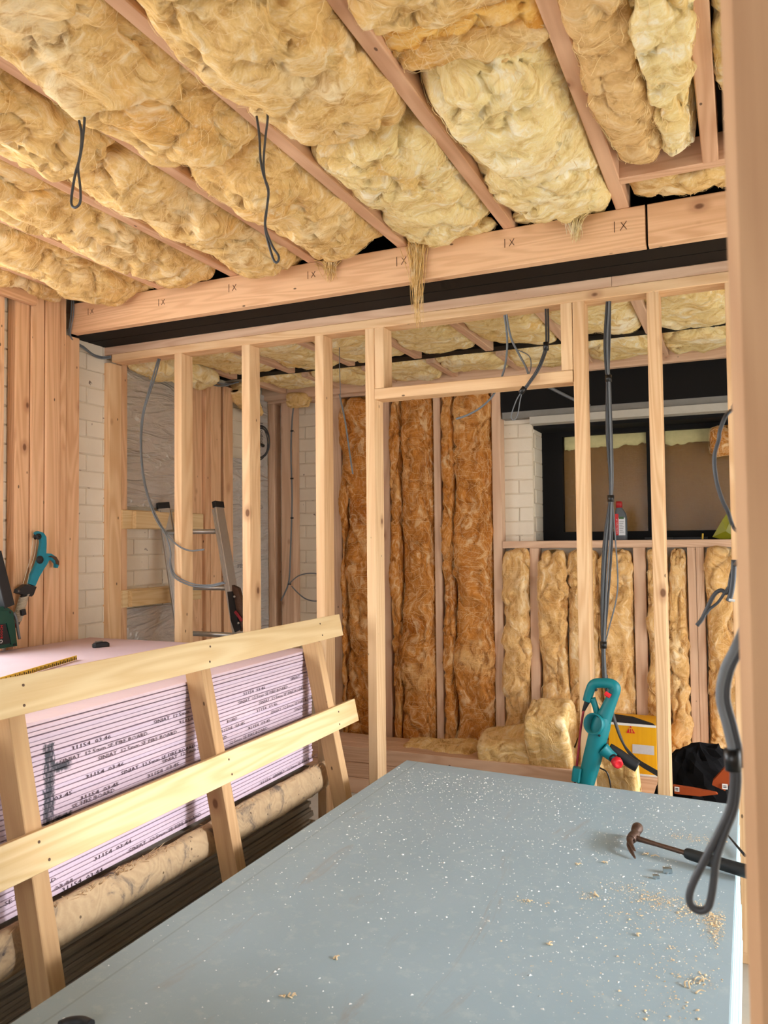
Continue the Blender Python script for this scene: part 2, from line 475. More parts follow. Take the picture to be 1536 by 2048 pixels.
_TC = {}
def timber(name, xr, yr, zr, mat, parent=None, ch=0.003, tilt=None):
    """axis-aligned sawn timber; its local X runs along the grain; alike sizes share a mesh"""
    d = [abs(xr[1] - xr[0]), abs(yr[1] - yr[0]), abs(zr[1] - zr[0])]
    c = Vector(((xr[0] + xr[1]) / 2, (yr[0] + yr[1]) / 2, (zr[0] + zr[1]) / 2))
    ax = d.index(max(d))
    L, W, T = (d[0], d[1], d[2]) if ax == 0 else ((d[1], d[2], d[0]) if ax == 1 else (d[2], d[0], d[1]))
    key = (round(L, 4), round(W, 4), round(T, 4), mat.name)
    if key not in _TC:
        mb = MB().beam((-L / 2, 0, 0), (L / 2, 0, 0), W, T, ch=ch)
        me = bpy.data.meshes.new('timber')
        me.from_pydata(mb.v, [], mb.f); me.materials.append(mat); me.update()
        _TC[key] = me
    o = bpy.data.objects.new(name, _TC[key])
    link(o, parent)
    o.location = c - wloc(parent)
    # beam(): local y = across = W, local z = T
    if ax == 0: o.rotation_euler = (0, 0, 0)
    elif ax == 1: o.rotation_euler = Matrix(((0, 0, 1), (1, 0, 0), (0, 1, 0))).to_euler()
    else: o.rotation_euler = Matrix(((0, 1, 0), (0, 0, 1), (1, 0, 0))).to_euler()
    if tilt:
        o.rotation_euler = (Matrix.Rotation(tilt[0], 3, tilt[1]) @ o.rotation_euler.to_matrix()).to_euler()
    return o

def bar(name, p0, p1, w, t, up, mat, parent, ch=0.003):
    """timber at any angle; the mesh keeps its own grain axis"""
    p0 = Vector(p0); p1 = Vector(p1); L = (p1 - p0).length
    mb = MB().beam((-L / 2, 0, 0), (L / 2, 0, 0), w, t, ch=ch)
    me = bpy.data.meshes.new(name); me.from_pydata(mb.v, [], mb.f); me.materials.append(mat); me.update()
    o = bpy.data.objects.new(name, me); link(o, parent)
    a = (p1 - p0).normalized(); u = Vector(up); u = (u - a * u.dot(a)).normalized(); r = u.cross(a)
    o.rotation_euler = Matrix(((a.x, r.x, u.x), (a.y, r.y, u.y), (a.z, r.z, u.z))).to_euler()
    o.location = (p0 + p1) / 2 - wloc(parent)
    return o

_TX = {}
def text(name, s, size, mat, parent, loc, xdir, ydir, align='LEFT'):
    """flat printed lettering; xdir = reading direction, ydir = up"""
    key = (s, size, align, mat.name)
    if key not in _TX:
        cu = bpy.data.curves.new('t', 'FONT'); cu.body = s; cu.size = size; cu.resolution_u = 1; cu.align_x = align
        to = bpy.data.objects.new('t', cu); COL.objects.link(to)
        dg = bpy.context.evaluated_depsgraph_get()
        me = bpy.data.meshes.new_from_object(to.evaluated_get(dg))
        me.materials.clear(); me.materials.append(mat)
        bpy.data.objects.remove(to)
        _TX[key] = me
    o = bpy.data.objects.new(name, _TX[key]); link(o, parent)
    x = Vector(xdir).normalized(); y = Vector(ydir).normalized(); z = x.cross(y)
    o.rotation_euler = Matrix(((x.x, y.x, z.x), (x.y, y.y, z.y), (x.z, y.z, z.z))).to_euler()
    o.location = Vector(loc) - wloc(parent)
    return o

# ------------------------------------------------------------------ gradient noise (numpy) for soft shapes
_PERM = np.random.default_rng(3).permutation(512)
_G = np.random.default_rng(5).normal(size=(512, 3)); _G /= np.linalg.norm(_G, axis=1)[:, None]
def pn(P):
    P = np.asarray(P); I = np.floor(P).astype(int); f = P - I
    u = f * f * f * (f * (f * 6 - 15) + 10)
    def h(dx, dy, dz):
        i = _PERM[(_PERM[(_PERM[(I[:, 0] + dx) & 511] + I[:, 1] + dy) & 511] + I[:, 2] + dz) & 511]
        return (_G[i] * (f - np.array([dx, dy, dz]))).sum(1)
    x0 = h(0,0,0) * (1 - u[:, 0]) + h(1,0,0) * u[:, 0]; x1 = h(0,1,0) * (1 - u[:, 0]) + h(1,1,0) * u[:, 0]
    x2 = h(0,0,1) * (1 - u[:, 0]) + h(1,0,1) * u[:, 0]; x3 = h(0,1,1) * (1 - u[:, 0]) + h(1,1,1) * u[:, 0]
    y0 = x0 * (1 - u[:, 1]) + x1 * u[:, 1]; y1 = x2 * (1 - u[:, 1]) + x3 * u[:, 1]
    return (y0 * (1 - u[:, 2]) + y1 * u[:, 2]) * 1.6
def fbm(P, o=4):
    a = 1.0; r = 0; k = 1.0
    for i in range(o):
        r = r + a * pn(P * k + i * 7.3); a *= 0.5; k *= 2.03
    return r

def batt(name, label, c, axl, axw, axd, L, W, D, mat, seed=0, amp=1.0, res=0.012, e=0.62, wisps=180, group=None, endr=6, sagf=None, fibre='fibre', taper=0.0, parent=None, ring=72):
    """one soft glass wool batt: length L along axl, width W along axw, depth D along axd (axd points to the viewer's side)"""
    c = np.array(c, float); axl = np.array(axl, float); axw = np.array(axw, float); axd = np.array(axd, float)
    m = max(10, int(L / res)); n = ring
    t = np.linspace(-1, 1, m); ph = np.linspace(0, 2 * np.pi, n, endpoint=False)
    T, PH = np.meshgrid(t, ph, indexing='ij')
    cs, sn = np.cos(PH), np.sin(PH)
    sx = np.sign(cs) * np.abs(cs) ** e; sd = np.sign(sn) * np.abs(sn) ** e
    env = np.clip(1 - np.abs(T) ** endr, 0, 1) ** 0.5
    env = 0.03 + 0.97 * env
    w = sx * W / 2 * (0.35 + 0.65 * env) * (1 - taper * (T * 0.5 + 0.5)); d = sd * D / 2 * env
    l = T * L / 2
    so = seed * 13.7
    q = np.stack([l.ravel() * 1.0 + so, w.ravel() + so * .3, d.ravel()], 1)
    # low-frequency wander of the whole batt and lumps, folds, creases
    warp = np.stack([fbm(q * 3.1 + 5, 3), fbm(q * 3.1 + 15, 3), fbm(q * 3.1 + 25, 3)], 1)
    qq = q + warp * 0.06
    lump = fbm(qq * np.array([2.8, 4.6, 4.6]), 3) * 0.031
    crease = (1 - np.abs(fbm(qq * np.array([4.5, 5.5, 5.5]) + 40, 3)) * 2.6)
    crease = -np.clip(crease, 0, 1) ** 4 * 0.027
    fold = (1 - np.abs(fbm(qq * np.array([16.0, 20.0, 20.0]) + 80, 3)) * 1.8)
    fold = -np.clip(fold, 0, 1) ** 3 * 0.005
    fine = fbm(q * 50 + warp * 3, 2) * 0.0018
    disp = (lump + crease + fold + fine) * amp
    front = np.clip(sd.ravel() * 1.4 + 0.35, 0.12, 1)
    disp = disp * front
    N = np.stack([np.sign(t).repeat(n) * (np.abs(T.ravel()) ** 10), sx.ravel() * 0.8, sd.ravel() * 1.1], 1)
    N /= np.linalg.norm(N, axis=1)[:, None] + 1e-6
    loc = np.stack([l.ravel(), w.ravel(), d.ravel()], 1) + N * disp[:, None]
    if sagf is not None:
        loc[:, 2] += sagf(loc[:, 0], loc[:, 1]) * np.clip(sd.ravel() + 0.3, 0, 1)
    Pw = loc @ np.stack([axl, axw, axd])          # relative to c
    idx = np.arange(m * n).reshape(m, n)
    a = idx[:-1]; b = idx[1:]
    F = np.stack([a, np.roll(a, -1, 1), np.roll(b, -1, 1), b], -1).reshape(-1, 4)
    if np.dot(np.cross(axl, axw), axd) > 0: F = F[:, ::-1]
    me = bpy.data.meshes.new(name)
    me.vertices.add(m * n); me.vertices.foreach_set('co', Pw.ravel())
    nf = len(F)
    me.loops.add(nf * 4); me.loops.foreach_set('vertex_index', F.ravel())
    me.polygons.add(nf); me.polygons.foreach_set('loop_start', np.arange(nf) * 4)
    try: me.polygons.foreach_set('loop_total', np.full(nf, 4))
    except Exception: pass
    me.polygons.foreach_set('use_smooth', np.ones(nf, bool))
    me.update(calc_edges=True); me.validate()
    me.materials.append(mat)
    o = bpy.data.objects.new(name, me); link(o, parent); o.location = Vector(c) - wloc(parent)
    if label: tag(o, label, 'insulation', group)
    if wisps:
        G = Pw.reshape(m, n, 3); rg = np.random.default_rng(seed + 100)
        V = []; Fs = []
        jr = np.arange(n)[np.sin(ph) > -0.25]
        cen = (axd * 0)[None]
        for _ in range(wisps):
            i = rg.uniform(1, m - 2); j = float(rg.choice(jr)); an = rg.uniform(0, 6.28); cu = rg.normal(0, 0.22)
            k = rg.integers(6, 20); wd = rg.uniform(0.0003, 0.0009); lift = rg.uniform(0.0005, 0.006)
            pts = []
            for s_ in range(k):
                ii = int(np.clip(i, 0, m - 1)); jj = int(j) % n
                p = G[ii, jj]; nn_ = p - (p @ axl) * axl; nn_ = nn_ / (np.linalg.norm(nn_) + 1e-9)
                pts.append(p + nn_ * lift * math.sin(math.pi * (s_ + 0.3) / k) * 1.5)
                an += cu + rg.normal(0, 0.15); i += math.cos(an) * 1.0; j += math.sin(an) * 1.6
            k0 = len(V)
            for s_, p in enumerate(pts):
                q_ = pts[min(s_ + 1, k - 1)] - pts[max(s_ - 1, 0)]
                sd_ = np.cross(q_, axd); L_ = np.linalg.norm(sd_); sd_ = sd_ / L_ if L_ > 1e-9 else axw
                ww = wd * math.sin(math.pi * (s_ + 0.5) / k)
                V += [p - sd_ * ww, p + sd_ * ww]
                if s_: Fs.append((k0 + 2*s_ - 2, k0 + 2*s_ - 1, k0 + 2*s_ + 1, k0 + 2*s_))
        mf = bpy.data.meshes.new('loose_fibres'); mf.from_pydata([tuple(p) for p in V], [], Fs); mf.materials.append(M[fibre]); mf.update()
        fo = bpy.data.objects.new('loose_fibres', mf); link(fo, o); fo['kind'] = 'stuff'
    return o

def tuft(name, label, top, length, width, mat, n=70, seed=1, group=None, lean=(0, 0, 0), thick=0.0012):
    """a hanging wisp of torn glass wool: many fine strands and a soft core"""
    rg = np.random.default_rng(seed); mb = MB(); top = Vector(top)
    for k in range(n):
        a = top + Vector((rg.normal(0, width * .45), rg.normal(0, 0.012), rg.uniform(-0.1, 0.03) * length))
        ln = length * rg.uniform(0.25, 1.0); path = []
        b = Vector((rg.normal(0, width * .25), rg.normal(0, .01), 0))
        for s_ in range(5):
            t = s_ / 4
            path.append(a.lerp(top + b + Vector((0, 0, a.z - top.z)), t ** 0.6 * 0.8) + Vector((math.sin(t * 5 + k) * 0.004, math.cos(t * 4 + k) * 0.004, -ln * t)) + Vector(lean) * t)
        mb.tube(path, [thick * rg.uniform(.6, 2.2), thick, thick * .5], 4, sub=2, cap=False)
    core = [top + Vector((0, 0, 0.02)), top + Vector((0, -.004, -length * .25)) + Vector(lean) * .25, top + Vector((0, 0, -length * .55)) + Vector(lean) * .55]
    mb.tube(core, [width * .36, width * .22, width * .05], 10, flat=0.4, sub=5)
    o = mb.build(name, mat)
    return tag(o, label, 'insulation', group)

# ================================================================== THE SETTING
def struct(name, mb, mat, label):
    o = mb.build(name, mat)
    return tag(o, label, kind='structure')

struct('ground', MB().box((-14, -12, -0.25), (14, 14, -0.12)), M['ground'], 'pale paving outside the building')
struct('floor', MB().box((-3.1, -2.2, -0.12), (1.6, 5.3, 0)), M['floor'], 'dusty concrete floor')
struct('ceiling', MB().box((-3.3, -2.4, 2.80), (1.8, 5.4, 2.90)), M['deck'], 'dark roof boards above the rafters')
wl = MB()
wl.box((-3.2, 2.362, 0), (-2.963, 5.3, 2.80)).box((-3.2, -2.4, 2.55), (-2.963, 2.362, 2.80)).box((-3.2, -2.4, 0), (-2.963, -0.2, 2.55)).box((-3.2, -.2, 0), (-2.963, 2.362, .92))
wall_left = struct('wall_left', wl, M['mortar'], 'cream painted brick wall on the left')
wr = MB()
wr.box((1.4, -2.4, 2.08), (1.6, 5.3, 2.80)).box((1.4, 2.98, 0), (1.6, 3.3, 2.08)).box((1.4, -2.4, 0), (1.6, 1.3, 2.08)).box((1.4, 4.4, 0), (1.6, 5.3, 2.08)).box((1.4, 3.3, 1.45), (1.6, 4.4, 2.08))  # rear opening is unseen, added and kept low to limit back-room light
struct('wall_right', wr, M['plaster'], 'plain wall on the right with a wide door opening and an added low rear opening')
wfm = MB()
wfm.box((-3.2, -2.4, 0), (1.6, -2.2, 1.35)).box((-3.2, -2.4, 2.4), (1.6, -2.2, 2.80)).box((-3.2, -2.4, 1.35), (-2.0, -2.2, 2.4)).box((0.6, -2.4, 1.35), (1.6, -2.2, 2.4))  # unseen window opening, added and sized to steer light on camera-side faces
struct('wall_front', wfm, M['plaster'], 'plain wall with an added wide high window behind the photographer')
wb = MB()
wb.box((-2.963, 4.74, 0), (-1.135, 5.0, 2.8)).box((-1.135, 4.74, 0), (1.4, 5.0, 1.486)).box((-1.135, 4.74, 2.30), (1.4, 5.0, 2.8)).box((0.55, 4.74, 1.44), (1.4, 5.0, 2.3))
wall_back = struct('wall_back', wb, M['mortar'], 'cream painted brick wall at the back behind the studs')

# bricks: one shared mesh per size
_BR = {}
def brick(parent, c, ln, face, ht=0.0795):
    ln = round(ln, 3); key = (ln, face)
    if key not in _BR:
        mb = MB(); d = 0.008; a, b, k = ln / 2, ht / 2, 0.003
        V = [(-a, 0, -b), (a, 0, -b), (a, 0, b), (-a, 0, b), (-a, -d + k, -b), (a, -d + k, -b), (a, -d + k, b), (-a, -d + k, b),
             (-a + k, -d, -b + k), (a - k, -d, -b + k), (a - k, -d, b - k), (-a + k, -d, b - k)]
        F = [(0, 1, 5, 4), (1, 2, 6, 5), (2, 3, 7, 6), (3, 0, 4, 7), (4, 5, 9, 8), (5, 6, 10, 9), (6, 7, 11, 10), (7, 4, 8, 11), (8, 9, 10, 11)]
        if face == 'x': V = [(-y, x, z) for x, y, z in V]
        me = bpy.data.meshes.new('brick'); me.from_pydata(V, [], F); me.materials.append(M['brick']); me.update()
        _BR[key] = me
    o = bpy.data.objects.new('brick', _BR[key]); link(o, parent)
    o.location = Vector(c) - wloc(parent) + Vector((0, random.uniform(-.001, .001), random.uniform(-.0015, .0015)))
    o.rotation_euler = (random.uniform(-.004, .004), random.uniform(-.006, .006), random.uniform(-.006, .006))
    return o

def brick_area(parent, face, at, h0, h1, z0, z1, keep=None):
    CO = 0.0845; BL = 0.228
    for k in range(int(z0 / CO), int(z1 / CO) + 1):
        z = (k + 0.5) * CO
        if z < z0 or z > z1: continue
        s = (k % 2) * BL / 2 + 0.03
        j = math.floor((h0 - s) / BL)
        while s + j * BL < h1:
            a = max(s + j * BL, h0); b = min(s + (j + 1) * BL, h1); j += 1
            if b - a < 0.03: continue
            if keep and not keep((a + b) / 2, z): continue
            m_ = (a + b) / 2
            c = (at, m_, z) if face == 'x' else (m_, at, z)
            brick(parent, c, b - a - 0.005, face)
brick_area(wall_left, 'x', -2.9645, 2.366, 2.56, 0.95, 2.62)
brick_area(wall_left, 'x', -2.9645, 2.86, 3.16, 0.95, 2.58)
brick_area(wall_left, 'x', -2.9645, 3.2, 3.80, 0.98, 1.62)
brick_area(wall_left, 'x', -2.9645, 4.12, 4.70, 0.95, 2.52)
brick_area(wall_back, 'y', 4.741, -2.96, -2.42, 0.42, 2.50)
brick_area(wall_back, 'y', 4.741, -1.375, -1.135, 1.46, 2.27)
# window reveal: bricks returning to the frame
for k in range(10):
    z = 1.46 + (k + .5) * 0.0845
    if z > 2.24: break
    o = brick(wall_back, (-1.137, 4.855 + (k % 2) * 0.02, z), 0.21 - (k % 2) * 0.03, 'x')

# roof timbers over the front room ------------------------------------------------------------
RX = [-2.771, -2.362, -1.967, -1.581, -1.181, -0.756, -0.352]
rf = thing('roof_frame', (-1.5, 2.86, 2.645), 'pale softwood roof rafters resting on a long front header board', 'roof frame')
for i, x in enumerate(RX):
    timber('rafter', (x - .0225, x + .0225), (0.1, 2.885), (2.645, 2.795), M['rafter'], rf, tilt=(random.uniform(-.0015, .0015), 'Z'))
timber('rafter', (-.082, -.036), (0.1, 2.60), (2.645, 2.795), M['rafter'], rf)
timber('noggin', (-.3295, 0.5), (2.60, 2.645), (2.645, 2.735), M['rafter'], rf)
hb = timber('header_board', (-2.90, -.2765), (2.835, 2.88), (2.502, 2.645), M['post'], rf)
timber('header_board', (-.268, 1.4), (2.835, 2.88), (2.502, 2.645), M['post'], rf)
for x in RX:      # pencilled setting-out marks: a stroke and a cross under each rafter
    mb = MB(); y = 2.8342; xx = x + random.uniform(-.01, .01); z = 2.585 + random.uniform(-.006, .008); q = random.uniform(.8, 1.1)
    for a, b in (((-.022, -.016), (-.022, .020)), ((-.004, -.013), (.017, .016)), ((.017, -.012), (-.001, .014))):
        mb.beam((xx + a[0] * q, y, z + a[1] * q), (xx + b[0] * q, y, z + b[1] * q), .0022, .0008, (0, 1, 0), 0)
    mb.build('pencil_mark', M['pencil'], hb)

# steel beam between header and partition
sb = thing('steel_beam', (-1.0, 3.0, 2.502), 'black painted steel beam running above the stud partition', 'steel beam')
MB().box((-2.962, 2.882, 2.502), (1.4, 2.996, 2.520)).build('bottom_flange', M['black'], sb)
MB().box((-2.962, 3.002, 2.502), (1.4, 3.16, 2.520)).build('bottom_flange', M['black'], sb)
MB().box((-2.962, 2.99, 2.516), (1.4, 3.01, 2.75)).build('web', M['black'], sb)

# stud partition -------------------------------------------------------------------------------
YP = 3.115
sp = thing('stud_partition', (-1.5, 3.16, 0), 'open timber stud partition with a framed doorway under the steel beam', 'stud wall')
timber('top_plate', (-2.965, -.431), (YP, YP + .09), (2.462, 2.502), M['rear'], sp)
timber('top_plate', (-.4295, 1.39), (YP, YP + .09), (2.462, 2.502), M['rear'], sp)
timber('top_plate', (-2.905, 1.39), (YP - .002, YP + .088), (2.421, 2.4615), M['stud'], sp)
for a, b in ((-2.972, -2.924), (-2.514, -2.470), (-2.120, -2.075), (-1.729, -1.684), (-1.480, -1.435), (-.582, -.537), (-.304, -.259), (-.034, .011)):
    timber('stud', (a, b), (YP, YP + .09), (0.04, 2.4205), M['stud'], sp, tilt=(random.uniform(-.0012, .0012), 'Y'))
timber('stud', (-2.966, -2.926), (YP + .092, YP + .135), (0.04, 2.50), M['post'], sp)
timber('cripple_stud', (-1.433, -1.389), (YP - .001, YP + .089), (2.157, 2.4205), M['stud'], sp)
timber('cripple_stud', (-.628, -.584), (YP - .001, YP + .089), (2.157, 2.4205), M['stud'], sp)
timber('door_header', (-1.4335, -.5845), (YP - .003, YP + .087), (2.109, 2.156), M['stud'], sp)
timber('bottom_plate', (-2.95, -1.46), (YP, YP + .09), (0, .04), M['stud'], sp)
timber('bottom_plate', (-.56, 1.39), (YP, YP + .09), (0, .04), M['stud'], sp)

# near post at the right edge of the picture
np_ = thing('door_post', (0.02, 0.70, 0), 'blurred pale timber post close by at the right edge', 'post')
o = timber('timber', (-.0035, .048), (.70, .79), (0.0, 2.64), M['nearpost'], np_, ch=.009, tilt=(-.0035, 'Y'))

# built-up timber post on the left wall
tp = thing('timber_post', (-2.93, 2.7, 0), 'tall post built of five upright softwood boards against the left wall', 'post')
for k, (a, b, zt) in enumerate(((2.52, 2.6, 2.642), (2.602, 2.68, 2.642), (2.682, 2.770, 2.80), (2.771, 2.812, 2.80), (2.8135, 2.904, 2.492))):
    dx = (0, .0015, .003, .0005, -.004)[k]
    timber('board', (-2.955, -2.90 + dx * 2), (a, b - .001), (0, zt), M['post'], tp, ch=.006)
o = timber('wall_noggin', (-2.898, -2.865), (1.6, 2.603), (2.572, 2.648), M['post'])
tag(o, 'short horizontal timber across the top of the left post', 'timber')
o = timber('wall_stud', (-2.955, -2.90), (2.37, 2.462), (0, 2.80), M['post'])
tag(o, 'upright softwood stud at the far left edge of the picture', 'timber')
o = timber('wall_plate', (-2.955, -2.87), (0.1, 2.50), (2.655, 2.70), M['post'])
tag(o, 'long wall plate timber along the top of the left wall', 'timber')

# back room: left wall lining ------------------------------------------------------------------
bp = thing('back_timber_post', (-2.92, 3.95, 0), 'built-up timber post on the left wall of the back room', 'post')
for a, b, xf, zt in ((3.745, 3.858, -2.905, 2.47), (3.861, 3.904, -2.882, 2.47), (3.906, 4.008, -2.878, 2.462), (4.042, 4.138, -2.882, 2.458)):
    timber('board', (-2.958, xf), (a, b), (0, zt), M['post'], bp)
for z0, z1, l in ((1.573, 1.672, 'upper'), (1.166, 1.256, 'lower')):
    o = timber('wall_batten', (-2.956, -2.912), (3.20, 3.742), (z0, z1), M['yellow'])
    tag(o, l + ' horizontal timber batten on the left wall behind the ladder', 'timber')
    o = timber('batten_packer', (-2.911, -2.885), (3.27, 3.84) if l == 'upper' else (3.24, 3.82), (z0 + .002, z1 - .006), M['yellow'])
    tag(o, l + ' doubled timber nailed over the batten behind the ladder', 'timber')
o = timber('upright_batten', (-2.956, -2.915), (3.66, 3.70), (1.258, 1.571), M['yellow'])
tag(o, 'short upright timber between the two battens behind the ladder', 'timber')

def foil_board(name, y0, y1, z0, z1, x0, x1, label, prints=()):
    t_ = thing(name, (x0, (y0 + y1) / 2, z0), label, 'insulation board')
    n = 24; V = []; F = []
    mb = MB().box((x0, y0, z0), (x1 - .004, y1, z1)); mb.build('foam_core', M['foam'], t_)
    ys = np.linspace(y0, y1, 14); zs = np.linspace(z0, z1, 60)
    YY, ZZ = np.meshgrid(ys, zs, indexing='ij')
    q = np.stack([YY.ravel() * 4, ZZ.ravel() * 12, np.full(YY.size, x1 * 7)], 1)
    XX = x1 + fbm(q, 3) * 0.003
    V = np.stack([XX, YY.ravel(), ZZ.ravel()], 1)
    idx = np.arange(14 * 60).reshape(14, 60)
    F = np.stack([idx[:-1, :-1], idx[1:, :-1], idx[1:, 1:], idx[:-1, 1:]], -1).reshape(-1, 4)
    f_ = MB().add(V, F.tolist(), True).build('foil_face', M['foil'], t_)
    for s_, sz, yy, zz, vert in prints:
        text('printed_text', s_, sz, M['foilink'], f_, (x1 + .006, yy, zz), (0, 0, -1) if vert else (0, 1, 0), (0, 1, 0) if vert else (0, 0, 1))
    return t_
foil_board('foil_board', 3.21, 3.735, 1.69, 2.50, -2.958, -2.94, 'crinkled silver foil board high on the back-room left wall')
foil_board('foil_board', 3.21, 3.735, 0.70, 1.155, -2.958, -2.94, 'bluish silver foil board low on the wall below the battens')
foil_board('foil_board', 4.16, 4.40, 0.3, 2.03, -2.958, -2.905, 'silver foil board beside the back post with a cream foam edge', (('SFEB26', .034, 4.20, 1.335, 0),))
foil_board('foil_board', 4.41, 4.62, 0.3, 2.49, -2.958, -2.935, 'tall silver foil board in the back corner with a grey cable coil', (('IH04002', .05, 4.52, 2.30, 1), ('01', .05, 4.52, 2.42, 1), ('B26', .034, 4.50, 1.72, 0)))

# back wall framing ------------------------------------------------------------------------------
YB = 4.65
wf = thing('wall_frame', (-1.5, 4.69, 0), 'timber wall frame with studs and a sill rail along the back wall', 'stud wall')
for a, b in ((-2.952, -2.90), (-2.846, -2.752), (-2.455, -2.388), (-2.087, -2.041), (-1.741, -1.695), (-1.365, -1.31)):
    timber('stud', (a, b), (YB, YB + .085), (.045, 2.44), M['rear'], wf)
for a, b in ((-1.148, -1.094), (-.556, -.490), (-.272, -.230), (-.2285, -.187)):
    timber('stud', (a, b), (YB + .002, YB + .085), (.045, 1.444), M['rear'], wf, tilt=(random.uniform(-.004, .004), 'Y'))
timber('sill_rail', (-1.308, 1.35), (YB - .002, YB + .12), (1.445, 1.487), M['rear'], wf)
timber('bottom_rail', (-2.95, 1.35), (YB, YB + .085), (0, .044), M['rear'], wf)
timber('top_rail', (-2.95, -1.31), (YB - .01, YB + .085), (2.441, 2.486), M['rear'], wf)

# back ceiling ------------------------------------------------------------------------------------
JX = [-2.80, -2.395, -1.995, -1.59, -1.187, -.785, -.38, .02]
bf = thing('back_roof_frame', (-1.5, 4.0, 2.49), 'ceiling joists of the back room in two runs either side of a black steel strip', 'roof frame')
for x in JX:
    timber('joist', (x - .0225, x + .0225), (3.17, 4.04 + random.uniform(-.02, .0)), (2.49, 2.62), M["rear"], bf)
    timber('joist', (x - .0225 + .02, x + .0225 + .02), (4.155, 4.575), (2.49, 2.62), M['rear'], bf)
timber('ledger', (-2.95, 1.38), (4.577, 4.62), (2.455, 2.575), M['rear'], bf)
o = MB().box((-2.95, 4.05, 2.515), (1.4, 4.15, 2.70)).build('ceiling_steel', M['black'])
tag(o, 'narrow black steel beam between the two runs of back joists', 'steel beam')

# window at the back --------------------------------------------------------------------------------
wd = thing('window_back', (-.3, 5.0, 1.487), 'black framed window of obscured glass boarded over in brown behind', 'window')
del wd['category']; wd.name = 'window_1'; wd['kind'] = 'structure'
for nm, a, b in (('frame_jamb', (-1.13, 4.95, 1.487), (-1.003, 5.03, 2.30)), ('mullion', (-.504, 4.955, 1.53), (-.41, 5.03, 2.16)), ('frame_rail', (-1.003, 4.95, 1.487), (.55, 5.03, 1.54)),
                 ('frame_rail', (-1.003, 4.95, 2.132), (.55, 5.03, 2.31)), ('frame_jamb', (.42, 4.95, 1.54), (.55, 5.03, 2.132))):
    MB().box(a, b).build(nm, M['black'], wd)
for a, b in ((-1.003, -.504), (-.41, .42)):
    MB().box((a, 4.992, 1.54), (b, 4.996, 2.132)).build('pane', M['glass'], wd)
    MB().box((a, 5.006, 1.54), (b, 5.02, 2.132)).build('backing_board', M['pane'], wd)
    # torn pale foam along the head of the pane
    n = 60; xs = np.linspace(a + .01, b - .004, n)
    low = 2.132 - .075 - fbm(np.stack([xs * 14, xs * 0, xs * 0 + a], 1), 4) * .022
    V = []; F = []
    for k in range(n):
        V += [(xs[k], 4.985, 2.131), (xs[k], 4.972, (2.131 + low[k]) / 2), (xs[k], 4.984, low[k]), (xs[k], 4.991, low[k]), (xs[k], 4.991, 2.131)]
        if k:
            for q in range(4): F.append((k*5 - 5 + q, k*5 + q, k*5 + q + 1, k*5 - 4 + q))
    MB().add(V, F, True).build('foam_strip', M['foam'], wd)
# black lintel steel and its grey edges
li = thing('lintel', (-.2, 4.7, 2.17), 'black steel lintel above the back window with pale grey edges', 'lintel')
MB().box((-1.305, 4.655, 2.262), (1.38, 4.735, 2.475)).build('web', M['membrane'], li)
MB().box((-1.30, 4.66, 2.222), (1.38, 4.76, 2.262)).build('flange', M['lintel'], li)
MB().box((-1.13, 4.645, 2.180), (1.38, 4.78, 2.222)).build('flange_edge', M['lintel_pale'], li)
MB().box((-1.30, 4.628, 2.474), (1.38, 4.70, 2.512)).build('top_strip', M['lintel_pale'], li)
MB().box((-1.13, 4.74, 2.16), (.55, 4.95, 2.30)).build('soffit', M['membrane'], li)
MB().box((-1.13, 4.775, 1.4865), (.55, 4.95, 1.4895)).build('sill_membrane', M['membrane'], wd)

# ================================================================== INSULATION
OL = ('second', 'third', 'fourth', 'fifth', 'sixth')
def bayname(i):
    return ['bay nearest the left wall', 'second bay from the left wall', 'third bay from the left wall', 'fourth bay from the left wall', 'fifth bay from the left wall',
            'sixth bay from the left wall', 'seventh bay from the left wall', 'last bay beside the door post'][i]
edges = [-2.955] + RX + [-.058]
GW = 'glass wool batts between the front rafters'
plan = {0: [(0.5, 2.80, 'wool', .045)], 1: [(0.3, 1.75, 'wool', .062), (1.73, 2.83, 'wool', .060)], 2: [(0.3, 1.62, 'wool', .068), (1.60, 2.83, 'wool', .066)],
        3: [(0.3, 1.80, 'wool', .070), (1.78, 2.83, 'wool', .066)], 4: [(0.4, 1.95, 'wool', .075), (1.93, 2.83, 'wool', .062)],
        5: [(0.4, 2.02, 'wool', .080), (2.0, 2.83, 'wool_pale', .055)], 6: [(0.4, 1.62, 'wool', .085), (1.78, 2.81, 'wool_pale', .072)]}
for i in range(7):
    x0, x1 = edges[i], edges[i + 1]
    pl = plan[i]
    for k, (ya, yb, mt, sag) in enumerate(pl):
        W = x1 - x0 - .045
        zb = 2.645 - sag; zt = 2.80
        nm = 'far batt' if (k == len(pl) - 1 and len(pl) > 1) else ('near batt' if len(pl) > 1 else 'single batt')
        batt('insulation_batt', 'yellow glass wool, %s of the %s' % (nm, bayname(i)), ((x0 + x1) / 2, (ya + yb) / 2, (zb + zt) / 2), (0, 1, 0), (1, 0, 0), (0, 0, -1), yb - ya, W, zt - zb, M[mt],
             seed=i * 5 + k, amp=1.15, res=.0115, e=.98, wisps=330, group=GW, endr=9 if k else 14, ring=84)
